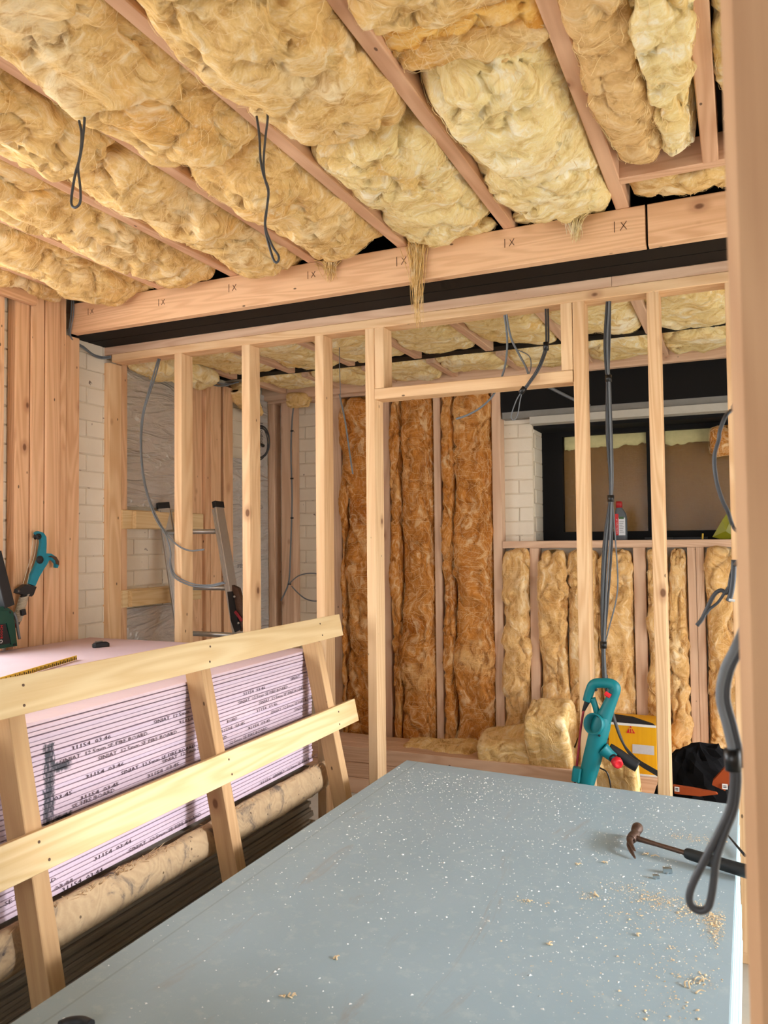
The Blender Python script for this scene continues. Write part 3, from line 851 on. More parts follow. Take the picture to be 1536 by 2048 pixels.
# last bay: two slim batts side by side
batt('insulation_batt', 'tan glass wool batt against the last long rafter, right of the bay', (-.255, 1.85, 2.70), (0, 1, 0), (1, 0, 0), (0, 0, -1), 1.46, .15, .20, M['wool_tan'], seed=61, amp=.9, wisps=220, group=GW)
batt('insulation_batt', 'pale yellow glass wool roll hanging beside the short rafter', (-.135, 1.80, 2.69), (0, 1, 0), (1, 0, 0), (0, 0, -1), 1.42, .115, .21, M['wool_pale'], seed=62, amp=1.2, wisps=220, group=GW)
batt('insulation_batt', 'glass wool batt right of the short rafter by the door post', (.10, 1.6, 2.70), (0, 1, 0), (1, 0, 0), (0, 0, -1), 2.0, .25, .18, M['wool_pale'], seed=63, wisps=150, group=GW)
batt('insulation_batt', 'thin strip of glass wool above the header, right of the last rafter', (0.05, 2.74, 2.70), (1, 0, 0), (0, 1, 0), (0, 0, -1), .72, .16, .13, M['wool'], seed=64, amp=1.1, wisps=150, group=GW)
# curled edges lying along the top of the header
for k, (xa, xb) in enumerate(((-2.74, -2.40), (-1.93, -1.62), (-1.15, -.80), (-.74, -.40))):
    batt('insulation_scrap', 'ragged yellow wool edge on the header board, %s from the left' % ('first', 'second', 'third', 'fourth')[k], ((xa + xb) / 2, 2.825, 2.668), (1, 0, 0), (0, 1, 0), (0, 0, -1), xb - xa, .09, .055, M['wool_pale' if k > 1 else 'wool'], seed=70 + k, amp=.8, wisps=90, group='wool edges along the header', ring=40)
tuft('wool_tuft', 'torn yellow wool wisp hanging over the header and steel beam', (-1.115,2.822,2.659), .34, .05, M['wool'], 110, 3)
tuft('wool_tuft', 'small yellow wool flap on the header below the fourth rafter', (-1.492,2.822,2.636), .09, .06, M['wool'], 80, 4)
tuft('wool_tuft', 'pale wool wisp drooping over the header in the sixth bay', (-0.51,2.815,2.646), .10, .05, M['wool_pale'], 80, 5)

# folded, torn layers where the sixth-bay batt has dropped
for k, (yy, zz, ww, mt) in enumerate(((1.63, 2.69, .38, 'wool_tan'), (1.70, 2.674, .37, 'wool_orange'), (1.765, 2.662, .36, 'wool'))):
    batt('insulation_fold', 'torn orange-yellow wool layer in the sixth bay, %s of three' % ('nearest', 'middle', 'farthest')[k], (-.556, yy, zz), (1, .10, -.02), (0, 1, 0), (0, 0, -1), ww, .12, .04, M[mt], seed=90 + k, amp=.8, wisps=70, ring=40, group='torn wool layers')

# back ceiling wool
GB = 'glass wool batts above the back room'
bed = [-2.95] + JX
bn = ('at the left wall', 'second from the left wall', 'third from the left wall', 'fourth from the left wall', 'fifth from the left wall', 'sixth from the left wall', 'seventh from the left wall', 'eighth from the left wall')
for i in range(8):
    x0, x1 = bed[i], bed[i + 1]
    if x1 - x0 < .2: continue
    batt('insulation_batt', 'back-room ceiling wool in the nearer joist run, %s' % bn[i], ((x0 + x1) / 2, 3.60, 2.552), (0, 1, 0), (1, 0, 0), (0, 0, -1), .90, x1 - x0 - .03, .15, M['wool_pale'], seed=120 + i, res=.014, amp=.9, wisps=70, group=GB, ring=60)
    batt('insulation_batt', 'back-room ceiling wool in the farther joist run, %s' % bn[i], ((x0 + x1) / 2 + .02, 4.355, 2.55), (0, 1, 0), (1, 0, 0), (0, 0, -1), .44, x1 - x0 - .03, .14, M['wool_pale'], seed=140 + i, res=.014, amp=.9, wisps=50, group=GB, ring=60)
batt('insulation_flap', 'pale wool flap drooping at the back-room left wall', (-2.84, 3.52, 2.45), (.12, 1, -.05), (1, 0, .2), (0, 0, -1), .62, .16, .12, M['wool_pale'], seed=160, wisps=60)
batt('insulation_flap', 'wool clump hanging beside the back timber post', (-2.86, 4.25, 2.40), (0, 1, -.35), (1, 0, 0), (.3, 0, -1), .24, .12, .16, M['wool'], seed=161, wisps=60, ring=48)
batt('insulation_flap', 'yellow wool clump bursting out above the grey cable', (-2.675,4.6,2.442), (1, 0, -.1), (0, 1, 0), (0, 0, -1), .18, .10, .10, M['wool'], seed=162, wisps=70, ring=48)

# back wall wool
GS = 'brown glass wool batts in the back stud wall'
def wallbatt(x0, x1, z0, z1, mt, label, seed, amp=1.0, d=.12, wis=170):
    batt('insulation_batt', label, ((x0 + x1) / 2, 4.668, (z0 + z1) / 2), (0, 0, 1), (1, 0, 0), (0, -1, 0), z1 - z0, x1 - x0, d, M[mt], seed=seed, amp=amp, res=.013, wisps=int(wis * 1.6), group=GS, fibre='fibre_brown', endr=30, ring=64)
tall = ((-2.386, -2.09, 'beside the white brick'), (-2.039, -1.743, 'in the middle tall bay'), (-1.693, -1.367, 'in the tall bay next to the window pier'))
for k, (a, b, l) in enumerate(tall):
    s_ = a + (b - a) * (.26 if k else .14)
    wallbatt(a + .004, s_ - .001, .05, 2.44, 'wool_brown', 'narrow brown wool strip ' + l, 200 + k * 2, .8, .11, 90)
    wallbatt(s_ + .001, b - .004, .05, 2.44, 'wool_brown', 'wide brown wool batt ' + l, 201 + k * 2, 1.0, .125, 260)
low = ((-1.308, -1.15, 1, 'left of the first short stud'), (-1.092, -.558, 3, 'in the wide bay behind the hanging cables'), (-.488, -.274, 2, 'left of the double stud'), (-.185, .12, 2, 'right of the double stud'))
sd = 220
for a, b, n, l in low:
    cuts = {1: (0, 1), 2: (0, .55, 1), 3: (0, .3, .66, 1)}[n]
    for k in range(n):
        nm = {1: 'amber wool batt ', 2: ('left amber wool batt ', 'right amber wool batt ')[k % 2], 3: ('left amber wool batt ', 'middle amber wool batt ', 'right amber wool batt ')[k]}[n]
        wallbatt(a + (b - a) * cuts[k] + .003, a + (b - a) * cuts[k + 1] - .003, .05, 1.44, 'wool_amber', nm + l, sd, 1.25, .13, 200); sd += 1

# loose wool on the timber pile
for k, (c, L, W, D, al, aw, ad, lb) in enumerate((
        ((-1.653,4.46,0.211), .48, .26, .16, (1, 0, .06), (0, 1, 0), (0, -.3, 1), 'flat offcut of yellow wool lying behind the board table, left of the big chunk'),
        ((-1.226,4.45,0.288), .32, .28, .26, (1, 0, .22), (0, 1, 0), (-.2, -.3, 1), 'large torn chunk of yellow wool behind the board table'),
        ((-0.973,4.44,0.37), .25, .30, .42, (1, 0, .1), (0, 1, 0), (-.35, -.3, 1), 'tall torn end of the yellow wool heap beside the trimmer'),
        ((-0.61,4.2,0.245), .24, .16, .30, (1, 0, 0), (0, 1, 0), (0, -.3, 1), 'small scrap of yellow wool below the yellow carton'))):
    ad = np.array(ad, float); al = np.array(al, float); al /= np.linalg.norm(al); ad -= al * (ad @ al); ad /= np.linalg.norm(ad); aw = np.cross(ad, al)
    batt('wool_offcut', lb, c, al, aw, ad, L, W, D, M['wool'], seed=300 + k, amp=.7, res=.009, e=.42, wisps=140, ring=64, endr=16, group='loose wool offcuts')
batt('wool_scrap', 'brown wool tuft stuffed at the right edge of the window', (-0.078,4.9,2.049), (0, 0, 1), (1, 0, 0), (0, -1, 0), .17, .14, .08, M['wool_brown'], seed=330, wisps=60, fibre='fibre_brown', ring=40)

# ================================================================== BOARD STACKS
ORD = ['first', 'second', 'third', 'fourth', 'fifth', 'sixth', 'seventh', 'eighth', 'ninth', 'tenth', 'eleventh', 'twelfth', 'thirteenth', 'fourteenth', 'fifteenth', 'sixteenth', 'seventeenth', 'eighteenth', 'nineteenth', 'twentieth']
TENS = {2: 'twenty', 3: 'thirty', 4: 'forty'}
def ordinal(n):
    if n <= 20: return ORD[n - 1]
    return {30: 'thirtieth', 40: 'fortieth'}.get(n) or TENS[n // 10] + '-' + ORD[n % 10 - 1]
# pink fire boards, one object per board
PT = 0.01285; XN, XF = -1.645, -2.852
boards = []
def slab(name, x0, x1, y0, y1, z0, z1, mat, bev=.001):
    b = bev
    V = []
    for z, i in ((z0, b), (z0 + b, 0), (z1 - b, 0), (z1, b)):
        V += [(x0 + i, y0 + i, z), (x1 - i, y0 + i, z), (x1 - i, y1 - i, z), (x0 + i, y1 - i, z)]
    F = [(3, 2, 1, 0), (12, 13, 14, 15)] + [(k*4 + i, k*4 + (i+1) % 4, k*4 + 4 + (i+1) % 4, k*4 + 4 + i) for k in range(3) for i in range(4)]
    return MB().add(V, F).build(name, mat)
NF = 36
for k in range(NF):
    zt = 1.05 - k * PT
    g = .0016 if k % 2 else .0032
    jx = 0 if k == 0 else random.uniform(-.0025, .0015)
    jy = random.uniform(-.004, .003)
    o = slab('fire_board', XF + random.uniform(-.003, .003), XN + jx, 0.52 + jy, 2.92 + jy * .8, zt - PT + g, zt, M['fire'])
    lab = 'topmost pink fire board of the left stack, carrying the knife and rule' if k == 0 else 'pink fire board, %s sheet from the top of the left stack' % ordinal(k + 1)
    tag(o, lab, 'plasterboard', 'pink fire boards in the left stack')
    boards.append(o)
TXT = [('31154  03:46',1.613,0.95),('SINIAT  12.5mm SE FIRE BOARD',1.573,0.927),('SINIAT  12.5mm SE FIRE BOARD',1.71,0.896),('31154  03:46',1.665,0.868),('SINIAT  12.5mm SE FIRE BOARD',1.8,0.843),('31154  03:45',1.645,0.817),('SINIAT  12.5mm SE FIRE BOARD',1.978,0.821),('SE FIRE BOARD',1.617,0.795),('31154  03:45',1.912,0.794),('SINIAT  12.5mm',1.939,0.952),('31154  03:46',2.059,0.927),('03:45',1.556,0.84),('31154  03:46',2.415,0.955),('SINIAT  12.5mm SE FIRE BOARD',2.385,0.927),('SINIAT  12.5mm SE FIRE BOARD',2.518,0.901),('31154  03:46',2.5,0.876),('SINIAT  12.5mm SE FIRE BOARD',2.6,0.851),('31154  03:45',2.28,0.853),('31154  03:45',2.447,0.824),('SINIAT',2.744,0.957),('12.5mm SE FIRE BOARD',2.329,0.802),('SINIAT',2.774,0.827),('31154  03:44',1.696,0.637),('SINIAT  12.5mm SE FIRE BOARD',1.833,0.609),('SE FIRE BOARD',1.405,0.637),('03:44',1.56,0.606),('BOARD',2.317,0.881),('31154  03:45',2.742,0.771),('31154  03:44',2.526,0.608),('SINIAT  12.5mm SE FIRE BOARD',2.623,0.613),('31154  03:45',1.819,0.706),('31154  03:44',1.582,0.574)]
for s_, y, z in TXT:
    k = int(round((1.05 - z) / PT - .5))
    k = max(0, min(NF - 1, k))
    zc = 1.05 - (k + .5) * PT
    bo = boards[k]
    o = text('printed_text', s_, .0155, M['ink'], bo, (XN + .0022, y, zc - .0054), (0, 1, 0), (0, 0, 1))
    wid = max(v.co.x for v in o.data.vertices) - min(v.co.x for v in o.data.vertices)
    o.scale = (len(s_) * .0121 / wid, 1, 1)
# bearers and the lower pink boards, with the table's shade put into their colour
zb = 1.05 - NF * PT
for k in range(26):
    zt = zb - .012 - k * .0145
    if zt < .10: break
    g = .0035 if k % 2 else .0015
    o = slab('shaded_fire_board', XF, XN + random.uniform(-.012, .006), .50, 2.92 + random.uniform(-.03, .02), zt - .0145 + g, zt, M['fire_shaded'])
    tag(o, 'pink board coloured as in shade, low in the left stack, %s sheet below the pink ones' % ordinal(k + 1), 'plasterboard', 'pink boards coloured as in shade under the lit sheets')
zlow = zt
for k in range(4):
    y = .7 + k * .65
    o = timber('bearer', (XF, XN - .02), (y, y + .09), (.0, max(zlow - .002, .05) if k < 0 else .085), M['rough'])
    tag(o, 'timber bearer on the floor below the left stack, %s from the back' % ('fourth', 'third', 'second', 'first')[k], 'timber', 'bearers below the left stack')

# moisture board table: a stack of grey-green sheets
GT = 'grey-green boards in the table stack'
ZT = .62
TC = [(-.052, .50), (-.030, 2.885), (-1.243, 2.972), (-1.247, .50)]
for k in range(40):
    zt = ZT - k * .0128
    j = 0 if k == 0 else random.uniform(-.004, .003)
    q = [(x + (j if x > -.5 else -j), y + j) for x, y in TC]
    mb = MB().prism(q, zt - .0128 + (.0006 if k % 2 else .0018), zt, 2)
    o = mb.build('moisture_board', M['table'] if k == 0 else M['tedge'])
    tag(o, 'topmost grey-green board of the table, strewn with sawdust, under the hammer' if k == 0 else 'grey-green board, %s sheet from the top of the table stack' % ordinal(k + 1), 'plasterboard', GT)
for k in range(4):
    y = .62 + k * .68
    o = timber('bearer', (-1.22, -.07), (y, y + .09), (0, .106), M['rough'])
    tag(o, 'timber bearer on the floor below the board table, %s from the back' % ('fourth', 'third', 'second', 'first')[k], 'timber', 'bearers below the board table')

# ================================================================== LEANING TIMBER FRAME
SL = .22
def fp(y, z, off):   # a point on the leaning frame; off = distance out from the back of the posts
    return Vector((XN + .004 + SL * (1.05 - z) + off, y, z))
fr = thing('leaning_rack', (-1.42, 2.1, 0.0), 'rough timber frame of two rails and posts leaning on the pink stack', 'frame')
ND = Vector((1, 0, SL)).normalized()
for y in (0.70, 1.385, 2.118, 2.866):
    bar('post', fp(y, .02, .034), fp(y, 1.16, .034), .048, .066, ND, M['rough'], fr, ch=.002)
for z, ye in ((1.139, 3.045), (.788, 3.03)):
    a = fp(.62, z, .079); b = fp(ye, z, .079)
    bar('rail', a, b, .092, .024, ND, M['yellow'], fr, ch=.0015)
# screws in the rails
for z in (1.139, .788):
    for y in (1.385, 2.118, 2.866):
        for dz in (-.022, .024):
            p = fp(y + random.uniform(-.012, .012), z + dz, .0925)
            MB().lathe(p, ND, [(-.002, .0035), (0, .0035), (.0006, .002), (.0002, .0001)], 10).build('screw', M['rust'], fr)
# waney-edged slab behind the posts
n, m = 28, 150
V = []; F = []
ys = np.linspace(.66, 3.03, m)
ph = np.linspace(0, 2 * np.pi, n, endpoint=False)
T_, P_ = np.meshgrid(ys, ph, indexing='ij')
r_ = .056 + .009 * pn(np.stack([T_.ravel() * 2.2, np.cos(P_.ravel()), np.sin(P_.ravel()) + 3], 1)) + .004 * fbm(np.stack([T_.ravel() * 11, np.cos(P_.ravel()) * 3, np.sin(P_.ravel()) * 3], 1), 3)
r_ = r_.reshape(m, n)
zc = .546 + .006 * np.sin(T_ * 2.1)
xx = np.cos(P_) * r_ * .62; xx = np.maximum(xx, -.012)
V = np.stack([-1.590 + xx, T_, zc + np.sin(P_) * r_], -1).reshape(-1, 3)
idx = np.arange(m * n).reshape(m, n)
F = np.stack([idx[:-1], np.roll(idx[:-1], -1, 1), np.roll(idx[1:], -1, 1), idx[1:]], -1).reshape(-1, 4).tolist()
F += [tuple(idx[0][::-1].tolist()), tuple(idx[-1].tolist())]
lg = MB().add(V, F, True)
me = bpy.data.meshes.new('waney_slab')
me.from_pydata([(p[1], p[0], p[2]) for p in (np.array(lg.v) - np.array([-1.59, 1.85, .546])).tolist()], [], [f[::-1] for f in lg.f])
me.materials.append(M['log']); me.polygons.foreach_set('use_smooth', [True] * len(me.polygons)); me.update()
lo = bpy.data.objects.new('waney_slab', me); link(lo, fr)
lo.location = Vector((-1.590, 1.85, .546)) - wloc(fr)
lo.rotation_euler = Matrix(((0, 1, 0), (1, 0, 0), (0, 0, 1))).to_3x3().to_euler() if False else (0, 0, 0)
me.transform(Matrix(((0, 1, 0, 0), (1, 0, 0, 0), (0, 0, 1, 0), (0, 0, 0, 1)))); me.update()
lo['label'] = 'bark-edged half-round slab rail'
# splinters along its upper edge
mb = MB()
for k in range(150):
    y = random.choice((random.uniform(1.3, 3.0), random.gauss(1.72, .12))); a = Vector((-1.578 + random.uniform(-.012, .016), y, .60 + random.uniform(-.008, .002)))
    mb.tube([a, a + Vector((random.uniform(-.004, .01), random.uniform(-.03, .03), random.uniform(.002, .014)))], [.0012, .0004], 4, sub=1)
sp_ = mb.build('splinters', M['rough'], fr); sp_['kind'] = 'stuff'

# ================================================================== THINGS ON THE PINK STACK
kn = thing('utility_knife', (-2.512,2.627,1.05), 'black folding utility knife lying on the pink top board', 'knife')
ka = Vector((-2.555,2.628,1.05)); kb = Vector((-2.524,2.691,1.05))
kd = (kb - ka).normalized(); kz = Vector((0, 0, 1)); ks = kd.cross(kz)
def kp(a, b, c): return ka + kd * a + ks * b + kz * c
L_ = (kb - ka).length
mb = MB(); pr = []
for s, w, h in ((0, .008, .016), (.1, .013, .020), (.5, .0145, .023), (.85, .013, .021), (1, .006, .014)):
    pr.append([kp(s * L_, x * w, .001 + z * h) for x, z in ((-1, .15), (-.8, 0), (.8, 0), (1, .15), (1, .8), (.7, 1), (-.7, 1), (-1, .8))])
mb.add([p for r in pr for p in r], [(i*8 + k, i*8 + (k+1) % 8, i*8 + 8 + (k+1) % 8, i*8 + 8 + k) for i in range(4) for k in range(8)] + [tuple(range(7, -1, -1)), tuple(range(32, 40))])
mb.build('handle', M['rubber'], kn)
MB().beam(kp(.01, .0, .025), kp(.04, .0, .026), .012, .004, (0, 0, 1)).build('slider', M['steel'], kn)
MB().beam(kp(-.004, 0, .010), kp(.012, 0, .011), .003, .014, (0, 0, 1)).build('blade_holder', M['steel'], kn)

ru = thing('folding_rule', (-2.401,2.375,1.05), 'yellow folding rule with dark ticks lying along the pink top board', 'ruler')
ra = Vector((-2.353,2.335,1.06)); rb = Vector((-2.265,2.057,1.06)) ; rd = (rb - ra).normalized(); rb = ra + rd * .62
ra.z = rb.z = 1.060; rs = rd.cross(Vector((0, 0, 1)))
o_ = MB().beam(ra, rb, .004, .017, (0, 0, 1), .0005).build('blade', M['rule'], ru)
for k in range(46):
    p = ra + rd * (.006 + k * .0132) - rs * .0048
    MB().beam(p + rs * .0024 + Vector((0, 0, -.008)), p + rs * .0024 + Vector((0, 0, .004 if k % 2 else .0005)), .0052, .0006, rs, 0).build('tick', M['ruleink'], ru)

# green garden machine leaning at the left wall
gm = thing('garden_machine', (-2.893,2.473,1.05), 'dark green garden power tool at the left edge standing on the pink stack', 'power tool')
BX = -2.815
def poly(pts, ax0, ax1, name, mat, parent):
    return MB().prism([(p[1], p[2]) for p in pts], ax0, ax1, 0).build(name, mat, parent)
poly([(-2.815,2.294,1.25),(-2.815,2.402,1.239),(-2.815,2.422,1.229),(-2.815,2.44,1.215),(-2.815,2.451,1.157),(-2.815,2.46,1.089),(-2.815,2.463,1.068),(-2.815,2.295,1.066)], BX - .07, BX, 'body', M['bgreen'], gm)
poly([(-2.815,2.294,1.222),(-2.815,2.415,1.222),(-2.815,2.444,1.08),(-2.815,2.428,1.078),(-2.815,2.405,1.17),(-2.815,2.294,1.173)], BX, BX + .006, 'rib', M['bgreen'], gm)
poly([(-2.815,2.294,1.173),(-2.815,2.4,1.167),(-2.815,2.428,1.084),(-2.815,2.295,1.08)], BX, BX + .004, 'badge', M['rubber'], gm)
MB().beam((-2.84,2.36,1.466), (-2.83,2.42,1.238), .05, .045, (1, 0, 0)).build('arm', M['rubber'], gm)
for p in [(-2.815,2.422,1.213),(-2.815,2.447,1.076)]:
    MB().lathe(p, (1, 0, 0), [(-.002, .005), (.006, .005), (.006, .001)], 10).build('screw', M['rubber'], gm)
text('lettering', 'BOSCH', .017, M['red'], gm, (-2.807,2.383,1.109), (0, 0, 1), (0, -1, 0))
o = gm.children[-1]; o.scale = (.78, 1.0, 1)
MB().lathe((-2.81,2.376,1.097), (1, 0, 0), [(0, .0075), (.0015, .0075), (.0015, .0055), (0, .0055)], 16).build('emblem', M['white'], gm)
MB().tube([(-2.835,2.46,1.209),(-2.835,2.475,1.18),(-2.835,2.484,1.128),(-2.835,2.492,1.093)], .006, 8).build('hose', M['cable'], gm)

# teal pruner head leaning on the post
pr_ = thing('pruner_head', (-2.87,2.52,1.073), 'teal tree pruner head with rope-wrapped pole leaning on the left post', 'pruner')
c5 = lambda pts: pts
poly([[-2.862,2.592,1.549],[-2.862,2.605,1.557],[-2.862,2.635,1.549],[-2.862,2.651,1.531],[-2.862,2.653,1.501],[-2.862,2.651,1.457],[-2.862,2.68,1.455],[-2.862,2.707,1.44],[-2.862,2.723,1.419],[-2.862,2.725,1.404],[-2.862,2.717,1.388],[-2.862,2.705,1.391],[-2.862,2.706,1.408],[-2.862,2.689,1.424],[-2.862,2.668,1.425],[-2.862,2.658,1.41],[-2.862,2.638,1.386],[-2.862,2.615,1.356],[-2.862,2.591,1.313],[-2.862,2.557,1.326],[-2.862,2.572,1.368],[-2.862,2.593,1.401],[-2.862,2.608,1.432],[-2.862,2.615,1.467],[-2.862,2.623,1.502],[-2.862,2.62,1.528],[-2.862,2.61,1.539],[-2.862,2.595,1.536]], -2.868, -2.853, 'hook_blade', M['teal_worn'], pr_)
poly([[-2.86,2.66,1.441],[-2.86,2.683,1.437],[-2.86,2.701,1.423],[-2.86,2.705,1.408],[-2.86,2.721,1.402],[-2.86,2.721,1.419],[-2.86,2.705,1.44],[-2.86,2.678,1.446]], -2.853, -2.849, 'cutting_edge', M['rust'], pr_)
MB().lathe((-2.866,2.602,1.532), (1, 0, 0), [(0, .004), (0, .0135), (.006, .0135), (.008, .010), (.014, .010), (.016, .0135), (.022, .0135), (.022, .003)], 20).build('pulley', M['rubber'], pr_)
MB().lathe((-2.855,2.614,1.429), (1, 0, 0), [(0, .018), (.006, .018), (.010, .012), (.010, .001)], 16).build('pivot_bolt', M['rubber'], pr_)
MB().tube([(-2.848,2.572,1.528),(-2.848,2.562,1.451),(-2.848,2.541,1.386),(-2.848,2.52,1.326)], .0016, 6).build('cord', M['rope'], pr_)
MB().tube([(-2.848,2.591,1.521),(-2.848,2.581,1.451),(-2.848,2.557,1.386),(-2.848,2.541,1.325)], .0016, 6).build('cord', M['rope'], pr_)
poly([[-2.86,2.492,1.29],[-2.86,2.497,1.304],[-2.86,2.538,1.324],[-2.86,2.592,1.31],[-2.86,2.576,1.277],[-2.86,2.566,1.269],[-2.86,2.512,1.283]], -2.874, -2.846, 'collar', M['rubber'], pr_)
MB().lathe((-2.846,2.497,1.297), (1, 0, 0), [(0, .006), (.002, .006), (.002, .001)], 12).build('rivet', M['steel'], pr_)
pa = Vector((-2.862,2.54,1.276)); pb = Vector((-2.875,2.508,1.154))
MB().tube([pa, pb], .015, 12, sub=1).build('pole', M['steel'], pr_)
hel = []
for k in range(190):
    t = k / 189; a = k * .62
    hel.append(pa.lerp(pb, t * .93) + Vector((math.cos(a) * .019, math.sin(a) * .018, math.sin(a) * .006)))
MB().tube(hel, .0032, 5, sub=1).build('rope_wrap', M['rope'], pr_)
MB().beam((-2.842,2.513,1.216), (-2.842,2.518,1.193), .022, .02, (1, 0, 0), .004).build('lock_lever', M['rubber'], pr_)
MB().beam((-2.85,2.486,1.156), (-2.85,2.489,1.142), .012, .012, (1, 0, 0), .002).build('tab', M['red'], pr_)

# ================================================================== LADDER
la = thing('ladder', (-2.621,3.5,0.952), 'aluminium folding ladder with black end caps standing behind the studs', 'ladder')
def L3(u, v): pass
st = (Vector((-2.917,3.52,1.708)), Vector((-2.762,3.5,0.946))), (Vector((-2.592,3.58,1.706)), Vector((-2.386,3.5,0.952)))
for k, (a, b) in enumerate(st):
    d = (b - a).normalized()
    b2 = a + d * ((a.z - 0.02) / max(-d.z, .1)); 
    U = Vector((0.15, 1, 0)) if k else Vector((0.6, 1, 0))
    mb = MB().beam(a, b2, .020, .062, U, .002)
    so_ = mb.build('stile', M['alu'], la)
    r = d.cross(U).normalized()
    MB().beam(a - d * .012, a + d * .022, .028, .070, U, .004).build('end_cap', M['rubber'], la)
    for s_ in (-1, 1):
        MB().beam(a + d * .03 + U.normalized() * .031 * s_ + Vector((.012 if not k else -.012, 0, 0)), b2 + U.normalized() * .031 * s_ + Vector((.012 if not k else -.012, 0, 0)), .016, .003, U, .0005).build('stile_lip', M['alu'], la)
for zz in (1.557, 1.255, 1.01, .73, .45, .2):
    def on_st(s_):
        a, b = st[s_]; t = (a.z - zz) / (a.z - b.z); return a + (b - a) * t
    MB().tube([on_st(0), on_st(1)], .0135, 14, sub=1).build('rung', M['alu'], la)
hx = Vector((-2.395,3.47,1.159))
MB().prism([(p[0], p[2]) for p in [(-2.413,3.46,1.276),(-2.376,3.46,1.261),(-2.352,3.46,1.187),(-2.34,3.46,1.072),(-2.358,3.46,1.041),(-2.389,3.46,1.057),(-2.407,3.46,1.16)]], 3.45, 3.475, 1).build('hinge_plate', M['rust'], la)
MB().prism([(p[0], p[2]) for p in [(-2.435,3.46,1.242),(-2.407,3.46,1.245),(-2.383,3.46,1.135),(-2.355,3.46,1.051),(-2.389,3.46,1.034),(-2.414,3.46,1.095)]], 3.44, 3.452, 1).build('hinge_cover', M['rubber'], la)
for p in [(-2.39,3.44,1.218),(-2.366,3.44,1.083)]:
    MB().lathe(p, (0, -1, 0), [(0, .006), (.003, .006), (.003, .001)], 12).build('rivet', M['alu'], la)
MB().beam((-2.387,3.44,1.142), (-2.344,3.44,1.094), .016, .006, (0, 1, 0), .002).build('hinge_catch', M['redcable'], la)

# ================================================================== CABLES
def cable(name, label, path, r=.0035, mat='cable_dark', flat=1.0, group=None, n=8, sub=5):
    o = MB().tube(path, r, n, flat=flat, sub=sub).build(name, M[mat])
    return tag(o, label, 'cable', group)
cable('cable_loop', 'short dark cable loop hanging from the ceiling at left', [(-1.501,1.5,2.62),(-1.491,1.5,2.585),(-1.496,1.5,2.526),(-1.506,1.5,2.477),(-1.522,1.5,2.435),(-1.534,1.5,2.379),(-1.532,1.5,2.358),(-1.52,1.5,2.351),(-1.505,1.5,2.361),(-1.504,1.5,2.395),(-1.512,1.5,2.452),(-1.504,1.5,2.489),(-1.501,1.5,2.536),(-1.509,1.5,2.572)], .0034)
cable('cable_loop', 'long dark cable loop hanging from the ceiling beside the rafter', [(-1.093,1.7,2.628),(-1.075,1.7,2.588),(-1.082,1.7,2.528),(-1.088,1.7,2.465),(-1.084,1.7,2.421),(-1.074,1.7,2.384),(-1.08,1.7,2.334),(-1.083,1.7,2.296),(-1.063,1.7,2.245),(-1.045,1.7,2.217),(-1.047,1.7,2.203),(-1.057,1.7,2.205),(-1.069,1.7,2.236),(-1.082,1.7,2.283),(-1.084,1.7,2.316),(-1.077,1.7,2.355),(-1.074,1.7,2.393),(-1.088,1.7,2.432),(-1.097,1.7,2.476),(-1.1,1.7,2.538),(-1.108,1.7,2.589)], .0032)
cable('grey_cable', 'grey cable clipped round the left end of the header', [(-2.888,2.83,2.685),(-2.886,2.825,2.599),(-2.898,2.825,2.529),(-2.913,2.84,2.493),(-2.939,2.9,2.478),(-2.947,2.96,2.472),(-2.954,3.03,2.45),(-2.952,3.09,2.447),(-2.906,3.108,2.449)], .005, 'cable', .6)
cable('grey_cable', 'second grey cable clipped round the left end of the header', [(-2.877,2.828,2.678),(-2.87,2.822,2.589),(-2.886,2.822,2.522),(-2.9,2.836,2.486),(-2.925,2.896,2.468),(-2.931,2.95,2.458),(-2.938,3.02,2.439),(-2.944,3.085,2.438),(-2.904,3.105,2.442)], .004, 'cable', .6)
cable('drop_cable', 'grey cable bowing down behind the first open stud, upper end', [(-2.642,3.17,2.437),(-2.66,3.15,2.326),(-2.704,3.12,2.149),(-2.711,3.11,1.961),(-2.68,3.1,1.797),(-2.633,3.1,1.672),(-2.563,3.1,1.561),(-2.486,3.095,1.492),(-2.405,3.09,1.461),(-2.311,3.08,1.465)], .0042, 'cable')
cable('drop_cable', 'grey cable looping down past the ladder in front of the stud', [(-2.643,3.16,2.435),(-2.671,3.14,2.313),(-2.709,3.115,2.136),(-2.708,3.1,1.984),(-2.685,3.095,1.809),(-2.616,3.09,1.635),(-2.542,3.09,1.531),(-2.515,3.09,1.452),(-2.518,3.09,1.391),(-2.489,3.09,1.331),(-2.381,3.085,1.293),(-2.277,3.08,1.292),(-2.192,3.08,1.309)], .0042, 'cable')
cable('drop_cable', 'second strand of the looping grey cable in front of the stud', [(-2.522,3.098,1.451),(-2.519,3.098,1.391),(-2.486,3.098,1.338),(-2.385,3.093,1.302),(-2.283,3.088,1.298),(-2.206,3.088,1.313)], .0038, 'cable')
hc_ = thing('hanging_cable', (-1.763,3.56,1.832), 'grey cable hanging from the back ceiling before the brown wool', 'cable')
MB().tube([(-1.828, 3.55, 2.57)] + [(-1.828,3.55,2.398),(-1.826,3.55,2.309),(-1.829,3.56,2.235)], .002, 8).build('thin_lead', M['cable'], hc_)
MB().tube([(-1.835,3.56,2.24),(-1.824,3.56,2.189),(-1.805,3.56,2.106),(-1.786,3.56,1.979),(-1.771,3.56,1.878),(-1.763,3.56,1.832)], .0042, 8).build('thick_end', M['cable'], hc_)
